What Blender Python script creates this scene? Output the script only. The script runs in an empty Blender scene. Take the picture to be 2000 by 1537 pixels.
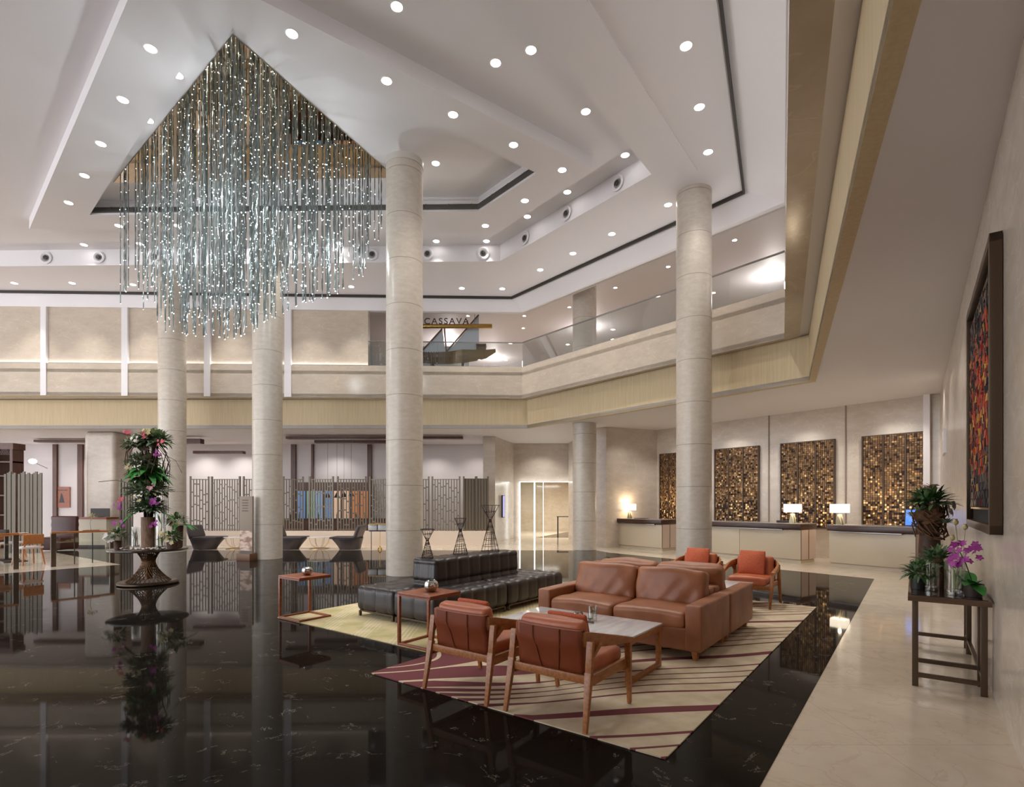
import bpy, bmesh, math, random
from mathutils import Vector, Matrix, Euler
from mathutils.geometry import tessellate_polygon
random.seed(7)
SC = bpy.context.scene
COL = SC.collection
PI = math.pi

# ------------------------------------------------------------------ camera, world, exposure
F, YH, EYE = 1060.0, 984.0, 1.6           # focal length in px of the 2000 px frame, horizon row, eye height
cam = bpy.data.objects.new('camera', bpy.data.cameras.new('camera'))
COL.objects.link(cam)
cam.location = (0, 0, EYE)
cam.rotation_euler = (PI/2, 0, 0)
cam.data.sensor_width = 36
cam.data.lens = F*36/2000
cam.data.shift_y = (YH-768.5)/2000
cam.data.clip_end = 200
SC.camera = cam
W = bpy.data.worlds.new('world'); SC.world = W
W.use_nodes = True
W.node_tree.nodes['Background'].inputs[0].default_value = (0.93, 0.95, 1.0, 1)
W.node_tree.nodes['Background'].inputs[1].default_value = 2.7
SC.view_settings.view_transform = 'Standard'
SC.view_settings.look = 'None'
SC.view_settings.gamma = 1
SC.view_settings.use_curve_mapping = False
SC.view_settings.exposure = 0.78
try:
    SC.cycles.use_denoising = True
    SC.cycles.max_bounces = 6
    SC.cycles.diffuse_bounces = 3
    SC.cycles.glossy_bounces = 4
    SC.cycles.transparent_max_bounces = 12
    SC.cycles.sample_clamp_indirect = 6
    SC.cycles.use_adaptive_sampling = True
    SC.cycles.adaptive_threshold = .02
    SC.cycles.caustics_reflective = False
    SC.cycles.caustics_refractive = False
except Exception:
    pass

def lamp(kind, loc, energy, color=(1, .96, .905), target=None, parent=None, **kw):
    l = bpy.data.lights.new('lamp_light', kind)
    l.energy = energy; l.color = color
    for k, v in kw.items(): setattr(l, k, v)
    o = bpy.data.objects.new('lamp_light', l); COL.objects.link(o)
    o.location = loc
    if target is not None:
        d = Vector(target)-Vector(loc)
        o.rotation_euler = d.to_track_quat('-Z', 'Y').to_euler()
    if parent: o.parent = parent
    return o

# ------------------------------------------------------------------ helpers
def P(x, y, z):                      # point at height z seen at pixel x, y
    D = (z-EYE)*F/(YH-y)
    return Vector(((x-1000)*D/F, D, z))
def PY(x, y, D):                     # point at depth D seen at pixel x, y
    return Vector(((x-1000)*D/F, D, EYE+(YH-y)*D/F))
UD, VD = Vector((.6, .8, 0)), Vector((-.8, .6, 0))
RN = Vector((.958, 3.385, 0))        # near corner of the large rug
RU = math.atan2(.8, .6)
def R(u, v, z=0):
    return RN + UD*u + VD*v + Vector((0, 0, z))

def s(r, g, b):
    f = lambda c: (c/255/12.92) if c/255 <= .04045 else ((c/255+.055)/1.055)**2.4
    return (f(r), f(g), f(b), 1)

def mat(name, c, rough=.5, metal=0, c2=None, scale=6, detail=4, lo=.35, hi=.65, bump=0, bscale=None, emit=None, es=1, spec=None, coat=0, stretch=None, alpha=None, bdist=.01):
    m = bpy.data.materials.new(name); m.use_nodes = True
    nt = m.node_tree; b = nt.nodes['Principled BSDF']
    b.inputs['Base Color'].default_value = c
    b.inputs['Roughness'].default_value = rough
    b.inputs['Metallic'].default_value = metal
    if spec is not None: b.inputs['Specular IOR Level'].default_value = spec
    if coat: b.inputs['Coat Weight'].default_value = coat; b.inputs['Coat Roughness'].default_value = .08
    if emit: b.inputs['Emission Color'].default_value = emit; b.inputs['Emission Strength'].default_value = es
    tc = None
    if c2 or bump:
        tc = nt.nodes.new('ShaderNodeTexCoord'); mp = nt.nodes.new('ShaderNodeMapping')
        nt.links.new(tc.outputs['Object'], mp.inputs['Vector'])
        if stretch: mp.inputs['Scale'].default_value = stretch
    if c2:
        n = nt.nodes.new('ShaderNodeTexNoise'); n.inputs['Scale'].default_value = scale; n.inputs['Detail'].default_value = detail
        nt.links.new(mp.outputs[0], n.inputs['Vector'])
        r = nt.nodes.new('ShaderNodeValToRGB')
        r.color_ramp.elements[0].position = lo; r.color_ramp.elements[0].color = c
        r.color_ramp.elements[1].position = hi; r.color_ramp.elements[1].color = c2
        nt.links.new(n.outputs['Fac'], r.inputs['Fac']); nt.links.new(r.outputs['Color'], b.inputs['Base Color'])
    if bump:
        n2 = nt.nodes.new('ShaderNodeTexNoise'); n2.inputs['Scale'].default_value = bscale or scale*6; n2.inputs['Detail'].default_value = 3
        nt.links.new(mp.outputs[0], n2.inputs['Vector'])
        bp = nt.nodes.new('ShaderNodeBump'); bp.inputs['Strength'].default_value = bump; bp.inputs['Distance'].default_value = bdist
        nt.links.new(n2.outputs['Fac'], bp.inputs['Height']); nt.links.new(bp.outputs[0], b.inputs['Normal'])
    return m

def mnode(nt, op, a, b=None, c=None):
    n = nt.nodes.new('ShaderNodeMath'); n.operation = op
    for i, v in enumerate((a, b, c)):
        if v is None: continue
        if isinstance(v, (int, float)): n.inputs[i].default_value = v
        else: nt.links.new(v, n.inputs[i])
    return n.outputs[0]

def mixc(nt, fac, a, b):
    n = nt.nodes.new('ShaderNodeMix'); n.data_type = 'RGBA'
    nt.links.new(fac, n.inputs[0]) if not isinstance(fac, (int, float)) else setattr(n.inputs[0], 'default_value', fac)
    for i, v in ((6, a), (7, b)):
        if isinstance(v, tuple): n.inputs[i].default_value = v
        else: nt.links.new(v, n.inputs[i])
    return n.outputs[2]

def glass(name, tint=(.965, .985, .975, 1), refl=.06):
    m = bpy.data.materials.new(name); m.use_nodes = True
    nt = m.node_tree; nt.nodes.clear()
    out = nt.nodes.new('ShaderNodeOutputMaterial'); mx = nt.nodes.new('ShaderNodeMixShader')
    tr = nt.nodes.new('ShaderNodeBsdfTransparent'); tr.inputs[0].default_value = tint
    gl = nt.nodes.new('ShaderNodeBsdfGlossy'); gl.inputs['Roughness'].default_value = .01
    lw = nt.nodes.new('ShaderNodeLayerWeight'); lw.inputs['Blend'].default_value = .35
    f = mnode(nt, 'MULTIPLY_ADD', lw.outputs['Fresnel'], .35, refl)
    nt.links.new(f, mx.inputs[0]); nt.links.new(tr.outputs[0], mx.inputs[1]); nt.links.new(gl.outputs[0], mx.inputs[2])
    nt.links.new(mx.outputs[0], out.inputs[0])
    return m

class B:
    def __init__(self): self.bm = bmesh.new()
    def _merge(self, t, M=None, m=0):
        vs = [self.bm.verts.new((M @ v.co) if M else v.co) for v in t.verts]
        t.verts.index_update()
        for f in t.faces:
            try:
                nf = self.bm.faces.new([vs[v.index] for v in f.verts]); nf.material_index = m; nf.smooth = f.smooth
            except ValueError: pass
        t.free()
    def box(self, c, sz, rot=0, bev=0, m=0, M=None, seg=2):
        t = bmesh.new(); bmesh.ops.create_cube(t, size=1)
        for v in t.verts: v.co = Vector((v.co.x*sz[0], v.co.y*sz[1], v.co.z*sz[2]))
        if bev: bmesh.ops.bevel(t, geom=list(t.edges), offset=bev, segments=seg, affect='EDGES', profile=.6)
        if isinstance(rot, (int, float)): rot = (0, 0, rot)
        T = Matrix.Translation(c) @ Euler(rot).to_matrix().to_4x4()
        if M: T = M @ T
        self._merge(t, T, m); return self
    def bar(self, a, b, w, d=None, m=0, bev=0, up=(0, 0, 1), w2=None):
        a, b = Vector(a), Vector(b); d = d or w
        z = (b-a).normalized(); u = Vector(up)
        if abs(z.dot(u)) > .95: u = Vector((1, 0, 0))
        x = u.cross(z).normalized(); y = z.cross(x)
        k = (w2 or w)/w
        t = bmesh.new(); L = (b-a).length
        vs = []
        for zz, q in ((0, 1), (L, k)):
            for sx, sy in ((-1, -1), (1, -1), (1, 1), (-1, 1)):
                vs.append(t.verts.new((sx*w/2*q, sy*d/2*q, zz)))
        for f in ((3, 2, 1, 0), (4, 5, 6, 7), (0, 1, 5, 4), (1, 2, 6, 5), (2, 3, 7, 6), (3, 0, 4, 7)): t.faces.new([vs[i] for i in f])
        if bev: bmesh.ops.bevel(t, geom=list(t.edges), offset=bev, segments=2, affect='EDGES', profile=.6)
        M = Matrix((x, y, z)).transposed().to_4x4(); M.translation = a
        self._merge(t, M, m); return self
    def tube(self, pts, r, seg=6, m=0, cap=True, rs=None):
        pts = [Vector(p) for p in pts]; rings = []
        prev = None
        for i, p in enumerate(pts):
            t = (pts[min(i+1, len(pts)-1)]-pts[max(i-1, 0)]).normalized()
            if prev is None:
                u = Vector((0, 0, 1)) if abs(t.z) < .9 else Vector((1, 0, 0))
                x = u.cross(t).normalized()
            else:
                x = (prev - t*prev.dot(t)).normalized()
            prev = x; y = t.cross(x)
            rr = rs[i] if rs else r
            rings.append([self.bm.verts.new(p + x*math.cos(2*PI*k/seg)*rr + y*math.sin(2*PI*k/seg)*rr) for k in range(seg)])
        for a, b in zip(rings, rings[1:]):
            for k in range(seg):
                f = self.bm.faces.new((a[k], a[(k+1) % seg], b[(k+1) % seg], b[k])); f.material_index = m; f.smooth = True
        if cap:
            for q in (list(reversed(rings[0])), rings[-1]):
                f = self.bm.faces.new(q); f.material_index = m
        return self
    def lathe(self, prof, seg=24, c=(0, 0, 0), m=0, smooth=True):
        c = Vector(c); rings = []
        for r, z in prof:
            if r < 1e-5: rings.append([self.bm.verts.new(c+Vector((0, 0, z)))])
            else: rings.append([self.bm.verts.new(c+Vector((r*math.cos(2*PI*k/seg), r*math.sin(2*PI*k/seg), z))) for k in range(seg)])
        for a, b in zip(rings, rings[1:]):
            for k in range(seg):
                j = (k+1) % seg
                if len(a) == 1 and len(b) == 1: continue
                q = (a[0], b[j], b[k]) if len(a) == 1 else (a[k], a[j], b[0]) if len(b) == 1 else (a[k], a[j], b[j], b[k])
                f = self.bm.faces.new(q); f.material_index = m; f.smooth = smooth
        return self
    def prism(self, poly, z0, z1, m=0, holes=(), mside=None):
        loops = [[Vector((p[0], p[1], 0)) for p in l] for l in (poly, *holes)]
        flat = [p for l in loops for p in l]
        tris = tessellate_polygon(loops)
        lo = [self.bm.verts.new((p.x, p.y, z0)) for p in flat]; hi = [self.bm.verts.new((p.x, p.y, z1)) for p in flat]
        for t in tris:
            for vs in ((hi[t[0]], hi[t[1]], hi[t[2]]), (lo[t[2]], lo[t[1]], lo[t[0]])):
                try: f = self.bm.faces.new(vs); f.material_index = m
                except ValueError: pass
        i = 0
        for l in loops:
            n = len(l)
            for k in range(n):
                a, b = i+k, i+(k+1) % n
                f = self.bm.faces.new((lo[a], lo[b], hi[b], hi[a])); f.material_index = m if mside is None else mside
            i += n
        return self
    def strip(self, pts, z0, z1, th=.1, m=0):            # an upright wall along a plan polyline
        pts = [Vector((p[0], p[1], 0)) for p in pts]; n = len(pts); off = []
        for i in range(n):
            d = []
            if i: d.append((pts[i]-pts[i-1]).normalized())
            if i < n-1: d.append((pts[i+1]-pts[i]).normalized())
            nn = [Vector((-q.y, q.x, 0)) for q in d]
            q = nn[0] if len(nn) == 1 else (nn[0]+nn[1])/(1+nn[0].dot(nn[1]))
            off.append(pts[i]+q*th)
        return self.prism([*pts, *reversed(off)], z0, z1, m)
    def face(self, pts, m=0, smooth=False):
        f = self.bm.faces.new([self.bm.verts.new(p) for p in pts]); f.material_index = m; f.smooth = smooth; return self
    def rbox(self, c, sz, r, n, disp=None, m=0, M=None):   # dense rounded box, DISP(p, normal) pushes the surface
        h = Vector(sz)/2; t = bmesh.new(); inn = Vector((h.x-r, h.y-r, h.z-r))
        ax = ((0, 1, 2), (1, 2, 0), (2, 0, 1))
        def lin(k):
            hh = h[k]; rr = min(r, hh*.98)
            ed = [-hh, -hh+rr*.3, -hh+rr*.65, -hh+rr]
            N = n[k]; mid = [-hh+rr+(2*hh-2*rr)*i/N for i in range(1, N)]
            return ed+mid+[-q for q in reversed(ed)]
        L = [lin(0), lin(1), lin(2)]
        for a, b2, k in ax:
            for sg in (-1, 1):
                g = []
                for p in L[a]:
                    row = []
                    for q in L[b2]:
                        v = Vector((0, 0, 0)); v[a] = p; v[b2] = q; v[k] = sg*h[k]
                        i = Vector([max(-inn[e], min(inn[e], v[e])) for e in range(3)])
                        d = v-i; nm = d.normalized() if d.length > 1e-9 else Vector((0, 0, 1))
                        w = i+nm*r
                        row.append((w, nm))
                    g.append(row)
                vv = [[t.verts.new(w+(nm*disp(w, nm) if disp else Vector())) for w, nm in row] for row in g]
                for i in range(len(vv)-1):
                    for j in range(len(vv[0])-1):
                        q = (vv[i][j], vv[i+1][j], vv[i+1][j+1], vv[i][j+1])
                        f = t.faces.new(q if sg > 0 else q[::-1]); f.smooth = True
        bmesh.ops.remove_doubles(t, verts=t.verts, dist=1e-4)
        T = Matrix.Translation(c)
        self._merge(t, (M @ T) if M else T, m); return self
    def obj(self, name, mats, parent=None, loc=(0, 0, 0), rot=0, angle=35):
        me = bpy.data.meshes.new(name)
        bmesh.ops.recalc_face_normals(self.bm, faces=self.bm.faces) if angle else None
        self.bm.to_mesh(me); self.bm.free()
        for q in (mats if isinstance(mats, (list, tuple)) else [mats]): me.materials.append(q)
        if angle:
            for p in me.polygons: p.use_smooth = True
            me.set_sharp_from_angle(angle=math.radians(angle))
        o = bpy.data.objects.new(name, me); COL.objects.link(o)
        o.location = loc; o.rotation_euler = (0, 0, rot)
        if parent: o.parent = parent
        return o

def tag(o, label, cat, group=None):
    o['label'] = label; o['category'] = cat
    if group: o['group'] = group
    return o
def struct(o):
    o['kind'] = 'structure'; return o
def thing(name, label, cat, loc=(0, 0, 0), rot=0, group=None):
    o = bpy.data.objects.new(name, None); COL.objects.link(o)
    o.location = loc; o.rotation_euler = (0, 0, rot)
    return tag(o, label, cat, group)
KIDS = {}
def dup(root, loc, rot=None, label=None, group=None, scale=None):
    r = root.copy(); COL.objects.link(r); r.location = loc
    if rot is not None: r.rotation_euler = (0, 0, rot)
    if label: r['label'] = label
    if group: r['group'] = group
    if scale: r.scale = scale
    for ch in list(root.children):
        c = ch.copy(); COL.objects.link(c); c.parent = r
        for g in list(ch.children):
            d = g.copy(); COL.objects.link(d); d.parent = c
    return r
# ------------------------------------------------------------------ materials of the building
M = {}
M['paint'] = mat('white_paint', s(236, 232, 234), .55)
M['fascia'] = mat('straw_wallcovering', s(206, 184, 144), .6, c2=s(214, 194, 158), scale=3, stretch=(8, 8, .4))
M['bronze'] = mat('dark_bronze', s(92, 76, 62), .35, .7)
M['dark'] = mat('dark_slot', s(52, 46, 42), .5)
M['steel'] = mat('brushed_steel', s(150, 148, 146), .3, .9)
M['glass'] = glass('clear_glass')
M['mirror'] = mat('bronze_mirror', s(196, 180, 160), .02, 1)
M['wood'] = mat('dark_timber', s(74, 40, 26), .4, c2=s(96, 54, 34), scale=3, stretch=(6, 6, .6))
M['oak'] = mat('warm_oak', s(150, 92, 48), .38, c2=s(178, 114, 64), scale=5, stretch=(2, 9, 9))
M['walnut'] = mat('red_walnut', s(132, 66, 36), .35, c2=s(156, 84, 46), scale=5, stretch=(1.5, 9, 9))
M['shadow_line'] = mat('painted_shadow_line', s(148, 130, 118), .5)
M['collar'] = mat('pale_collar', s(204, 198, 190), .4)
M['emit'] = mat('lamp_lens', s(255, 250, 240), .5, emit=(1, .97, .92, 1), es=9)
M['emit_white'] = mat('led_strip', s(255, 255, 255), .5, emit=(.95, 1, 1, 1), es=3)

def stone(name, c, c2, rough, veins=None, joints=None, sc=2.2, jc=None):
    m = bpy.data.materials.new(name); m.use_nodes = True
    nt = m.node_tree; b = nt.nodes['Principled BSDF']; b.inputs['Roughness'].default_value = rough
    tc = nt.nodes.new('ShaderNodeTexCoord')
    n = nt.nodes.new('ShaderNodeTexNoise'); n.inputs['Scale'].default_value = sc; n.inputs['Detail'].default_value = 8; n.inputs['Roughness'].default_value = .65
    mp = nt.nodes.new('ShaderNodeMapping'); mp.inputs['Scale'].default_value = (1, 1, 2.2)
    nt.links.new(tc.outputs['Object'], mp.inputs[0]); nt.links.new(mp.outputs[0], n.inputs['Vector'])
    r = nt.nodes.new('ShaderNodeValToRGB'); r.color_ramp.elements[0].position = .3; r.color_ramp.elements[1].position = .7
    r.color_ramp.elements[0].color = c; r.color_ramp.elements[1].color = c2
    nt.links.new(n.outputs['Fac'], r.inputs['Fac'])
    col = r.outputs['Color']
    if veins:
        w = nt.nodes.new('ShaderNodeTexNoise'); w.inputs['Scale'].default_value = veins[0]; w.inputs['Detail'].default_value = 6; w.inputs['Distortion'].default_value = 1.2
        nt.links.new(mp.outputs[0], w.inputs['Vector'])
        d = mnode(nt, 'ABSOLUTE', mnode(nt, 'SUBTRACT', w.outputs['Fac'], .5))
        f = mnode(nt, 'MULTIPLY', mnode(nt, 'LESS_THAN', d, veins[1]), veins[2])
        col = mixc(nt, f, col, veins[3])
    if joints:
        sp = nt.nodes.new('ShaderNodeSeparateXYZ'); nt.links.new(tc.outputs['Object'], sp.inputs[0])
        q = None
        for axis, (period, off, wid) in joints.items():
            t = mnode(nt, 'FRACT', mnode(nt, 'DIVIDE', mnode(nt, 'ADD', sp.outputs[axis], off), period))
            t = mnode(nt, 'LESS_THAN', t, wid/period)
            q = t if q is None else mnode(nt, 'MAXIMUM', q, t)
        col = mixc(nt, mnode(nt, 'MULTIPLY', q, .55), col, jc or s(110, 98, 86))
    nt.links.new(col, b.inputs['Base Color'])
    return m
M['wallstone'] = stone('beige_marble', s(196, 182, 168), s(213, 201, 188), .22, veins=(1.2, .006, .35, s(232, 222, 208)))
M['upperstone'] = stone('beige_marble_upper', s(195, 180, 163), s(210, 196, 179), .16, veins=(1.0, .006, .4, s(228, 214, 192)))
M['colstone'] = stone('column_limestone', s(190, 178, 164), s(207, 197, 184), .3, joints={'Z': (1.0, 0, .016)}, sc=6)
M['floorstone'] = stone('cream_marble_floor', s(206, 190, 168), s(222, 208, 188), .1, veins=(1.6, .01, .25, s(186, 162, 138)), joints={'X': (1.2, 0, .005), 'Y': (1.2, 0, .005)}, jc=s(170, 150, 130))

def black_marble():
    m = bpy.data.materials.new('black_marble'); m.use_nodes = True
    nt = m.node_tree; b = nt.nodes['Principled BSDF']; b.inputs['Roughness'].default_value = .035
    b.inputs['IOR'].default_value = 1.11
    tc = nt.nodes.new('ShaderNodeTexCoord')
    n = nt.nodes.new('ShaderNodeTexNoise'); n.inputs['Scale'].default_value = 1.3; n.inputs['Detail'].default_value = 9; n.inputs['Roughness'].default_value = .7; n.inputs['Distortion'].default_value = .8
    nt.links.new(tc.outputs['Object'], n.inputs['Vector'])
    v = mnode(nt, 'LESS_THAN', mnode(nt, 'ABSOLUTE', mnode(nt, 'SUBTRACT', n.outputs['Fac'], .5)), .0028)
    n2 = nt.nodes.new('ShaderNodeTexNoise'); n2.inputs['Scale'].default_value = 5; n2.inputs['Detail'].default_value = 2
    nt.links.new(tc.outputs['Object'], n2.inputs['Vector'])
    v = mnode(nt, 'MULTIPLY', v, mnode(nt, 'GREATER_THAN', n2.outputs['Fac'], .58))
    vo = nt.nodes.new('ShaderNodeTexVoronoi'); vo.inputs['Scale'].default_value = 9
    nt.links.new(tc.outputs['Object'], vo.inputs['Vector'])
    sp = mnode(nt, 'MULTIPLY', mnode(nt, 'LESS_THAN', vo.outputs['Distance'], .035), mnode(nt, 'GREATER_THAN', n2.outputs['Fac'], .53))
    r = nt.nodes.new('ShaderNodeValToRGB'); r.color_ramp.elements[0].color = (.0075, .0062, .0052, 1); r.color_ramp.elements[1].color = (.019, .0155, .0125, 1)
    nt.links.new(n.outputs['Fac'], r.inputs['Fac'])
    col = mixc(nt, mnode(nt, 'MULTIPLY', mnode(nt, 'MAXIMUM', v, sp), .38), r.outputs['Color'], s(190, 180, 170))
    nt.links.new(col, b.inputs['Base Color'])
    return m
M['black'] = black_marble()

# ------------------------------------------------------------------ plan of the building
ZS, ZP, ZT, ZG, ZE2, Z0, Z1, Z2, Z3 = 4.4, 5.45, 6.6, 7.5, 8.6, 9.1, 9.6, 9.3, 9.68
U2 = Vector((.445, .895, 0))                     # the atrium's edge on the entrance side
A, Bc = P(1030, 836, ZS), P(1580, 745, ZS)       # fascia corners
A.z = Bc.z = 0
AL = Vector((-40, 20.35, 0)); BC = Bc - U2*20
A2, B2 = P(1020, 778, ZP), P(1532, 660, ZP); A2.z = B2.z = 0
AL2 = Vector((-40, 18.5, 0)); BC2 = B2 - U2*20
WR0, WD = Vector((3.84, 4.297, 0)), Vector((.5954, .8034, 0))   # wall with the picture
def wall(t, d=0, z=0): return WR0 + WD*t + Vector((-.8034, .5954, 0))*d + Vector((0, 0, z))
K = wall(11.78)                                  # far corner of that wall
LW = P(1283, 840, ZS); LW.z = 0
WC = P(1184, 833.5, ZS); WC.z = 0
WC2 = Vector((3.12, 20.05, 0))

# floor
b = B(); b.prism([(-45, -9), (26, -9), (26, 42), (-45, 42)], -.3, 0)
struct(b.obj('floor', M['floorstone'], rot=0, angle=0))
e0, e1, e2 = P(1484, 1537.2, 0), P(1707.5, 1130.8, 0), P(1190, 1079.5, 0)
eb = e0 - WD*10
b = B(); b.prism([(eb.x, eb.y), (e0.x, e0.y), (e1.x, e1.y), (e2.x, e2.y), (2.9, 18.65), (-11.25, 18.72), (-11.6, 20.9), (-26, 21.2), (-40, 21.2), (-40, -8)], .0005, .003)
o = struct(b.obj('floor_black_marble', M['black'], angle=0))
wc = Vector((-10.28, 14.25, 0))
q1, q2 = wc - UD*20, wc + VD*14
b = B(); b.prism([(wc.x, wc.y), (q2.x, q2.y), (-34, 18), (q1.x, q1.y)], .0035, .006)
struct(b.obj('floor_restaurant', M['floorstone'], angle=0))

# soffit of the upper floor
b = B(); b.prism([(BC.x, BC.y), (Bc.x, Bc.y), (A.x, A.y), (AL.x, AL.y), (-40, 40), (25, 40), (25, -8), (BC.x+3, -8)], ZS, ZS+.12)
struct(b.obj('ceiling_soffit', M['paint'], angle=0))
b = B(); b.strip([BC, Bc, A, AL], ZS-.004, ZP+.02, -.14)
struct(b.obj('trim_1', M['fascia'], angle=0))                                   # straw fascia under the overhang
def mid(k): return [p.lerp(q, k) for p, q in ((BC2, BC), (B2, Bc), (A2, A), (AL2, AL))]
b = B(); b.prism(mid(0)+mid(.62)[::-1], ZP, ZP+.12, m=0); b.prism(mid(.6)+mid(1.2)[::-1], ZP+.05, ZP+.13, m=1)
struct(b.obj('ceiling_overhang', [M['upperstone'], M['paint']], angle=0))
b = B(); b.strip([BC2, B2, A2, AL2], ZP+.008, ZT, -.22)
struct(b.obj('wall_parapet', M['upperstone'], angle=0))
b = B(); b.prism([BC2, B2, A2, AL2, (-40, 40), (25, 40), (25, -8), (BC2.x+3, -8)], 6.28, 6.4)
struct(b.obj('floor_upper', M['floorstone'], angle=0))

# solid upper wall on the back side and the glass rail
def onback(x):                     # point on the parapet's back line seen at column x
    k = (x-1000)/F; d = AL2-A2
    t = (k*A2.y-A2.x)/(d.x-k*d.y); return A2+d*t
g0 = onback(718)
b = B(); b.strip([g0, AL2], ZT-.01, ZE2+.01, -.3)
o = b.obj('wall_back_upper', M['upperstone'], loc=(0, .06, 0), angle=0); struct(o)
for i, (xa, xb) in enumerate(((80, 91), (238, 250), (399, 411), (556, 569))):
    a_, b_ = onback(xa), onback(xb); w = (b_-a_).length
    bb = B(); bb.box(((a_+b_)/2)+Vector((0, .03, (ZT+ZE2)/2)), (w, .12, ZE2-ZT)); bb.box(((a_+b_)/2)+Vector((0, -.005, (ZT+ZP)/2)), (w*1.05, .05, ZT-ZP))
    struct(bb.obj('trim_%d' % (2+i), M['paint'], angle=0))
def glasspanes(pts, n):
    b_ = pts[0]; c_ = pts[1]
    for i in range(n):
        a1 = b_.lerp(c_, (i+.004)/n); a2 = b_.lerp(c_, (i+.996)/n)
        bb = B(); bb.bar(a1+Vector((0, 0, (ZT+ZG)/2)), a2+Vector((0, 0, (ZT+ZG)/2)), .015, ZG-ZT)
        bb.obj('glass_pane', M['glass'], RAIL, angle=0)
    bb = B(); bb.bar(b_+Vector((0, 0, ZG+.012)), c_+Vector((0, 0, ZG+.012)), .05, .03); bb.obj('top_rail', M['steel'], RAIL)
RAIL = thing('glass_balustrade', 'frameless glass balustrade with slim steel top rail along the upper floor parapet', 'balustrade')
nb = Vector((0, .12, 0)); nd = Vector((.09, .075, 0))
glasspanes((g0+nb, A2+nb), 4); glasspanes((A2+nb, B2+nd), 5); glasspanes((B2+nd, B2+nd-U2*14), 6)
struct(RAIL)

# bulkhead band round the atrium ceiling: E1 inner upper edge, E2 lower outer edge
E1a, E1b = P(1000, 580, Z0), P(1455, 372, Z0)
E1c = E1b-Vector((U2.x, U2.y, 0))*18; E1l = Vector((-40, E1a.y-1.3, Z0))
E1 = [E1c, E1b, E1a, E1l]
E2 = [BC2, B2, A2, AL2]
b = B()
for i in range(3):
    p, q, r_, t_ = E1[i], E1[i+1], E2[i+1], E2[i]
    b.face([Vector((p.x, p.y, Z0)), Vector((q.x, q.y, Z0)), Vector((r_.x, r_.y, ZE2)), Vector((t_.x, t_.y, ZE2))])
b.strip(E2, ZE2, 9.45, -.25)
struct(b.obj('ceiling_bulkhead', M['paint'], angle=0))
b = B(); b.strip(E1, Z0-.085, Z0+.02, .05)
struct(b.obj('trim_6', M['dark'], angle=0))                                     # linear air slot
# balcony ceiling beyond
b = B(); b.prism([BC2, B2, A2, AL2, (-40, 40), (25, 40), (25, -8), (BC2.x+3, -8)], 9.42, 9.5)
struct(b.obj('ceiling_balcony', M['paint'], angle=0))

# stepped main ceiling
qa, qb = P(1273, 340, Z0), P(977, 510, Z0)
qn = P(1002, 0, Z0); qn = qn - (qa-qn).normalized()*9
HOLE = [(qn.x, qn.y), (qa.x, qa.y), (qb.x, qb.y), (-36, 17.6), (-36, qn.y)]
b = B(); b.prism([(E1c.x, -3.2), (E1b.x, E1b.y), (E1a.x, E1a.y), (-40, E1l.y), (-40, -3.2)], Z0, Z1+.1, holes=[HOLE])
struct(b.obj('ceiling_outer_ring', M['paint'], angle=0))
# slim lower layer on the entrance side of that ring
w1, w2, w3 = P(1150, 0, Z0), P(1362, 332, Z0), P(1285, 338, Z0)
dn = (w2-w1).normalized()
b = B(); wn = w1-dn*8
for pts in ([qn, qa, w3, w2, wn],):
    lo = [Vector((p.x, p.y, Z0-(.10 if i in (0, 4) else .012))) for i, p in enumerate(pts)]
    hi = [Vector((p.x, p.y, Z0+.02)) for p in pts]
    b.face(lo[::-1]); n = len(pts)
    for i in range(n): b.face([lo[i], lo[(i+1) % n], hi[(i+1) % n], hi[i]])
struct(b.obj('ceiling_outer_layer', M['paint'], angle=0))
R2 = [(-4.96, 7.47), (1.86, 12.48), (-1.02, 15.43), (-13.55, 15.23)]
c2 = [P(415, 38, Z2), P(1048, 338, Z2), P(935, 413, Z2), P(175, 420, Z2)]
COF = [(p.x, p.y) for p in c2]
b = B(); b.prism([(-37, -3), (4.5, -3), (4.5, 18.6), (-37, 18.6)], Z1, Z1+.2, holes=[COF])
struct(b.obj('ceiling_channel', M['paint'], angle=0))
b = B(); b.prism(R2, Z2, Z1+.02, holes=[COF])
struct(b.obj('ceiling_inner_ring', M['paint'], angle=0))
b = B(); b.prism([(p[0]*1.0, p[1]) for p in COF], Z3, Z3+.06)
struct(b.obj('ceiling_coffer', M['paint'], angle=0))
# air grille on the coffer's far faces
gm = mat('grille_metal', s(120, 116, 112), .4, .5)
b = B()
for a_, b_ in ((c2[3], c2[2]), (c2[2], c2[1])):
    d = (b_-a_); L = d.length; d.normalize(); nn = Vector((d.y, -d.x, 0))
    b.bar(a_+nn*.012+Vector((0, 0, .12)), b_+nn*.012+Vector((0, 0, .12)), .02, .13, m=1)
    for k in range(5):
        zz = .07+k*.026
        b.bar(a_+nn*.03+Vector((0, 0, zz)), b_+nn*.03+Vector((0, 0, zz)), .02, .012)
    for k in range(int(L/.6)+1):
        p = a_+d*min(L, k*.6)+nn*.034; b.box(p+Vector((0, 0, .12)), (.02, .02, .14))
struct(b.obj('trim_7', [gm, mat('grille_back', s(112, 108, 106), .5)], angle=0))
# mirrored triangle the chandelier hangs from
v1, v2, v3 = P(455, 68, Z3-.02), P(222, 357, Z3-.02), P(772, 347, Z3-.02)
b = B(); b.prism([(v1.x, v1.y), (v3.x, v3.y), (v2.x, v2.y)], Z3-.02, Z3-.002)
struct(b.obj('ceiling_mirror', M['mirror'], angle=0))

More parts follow.
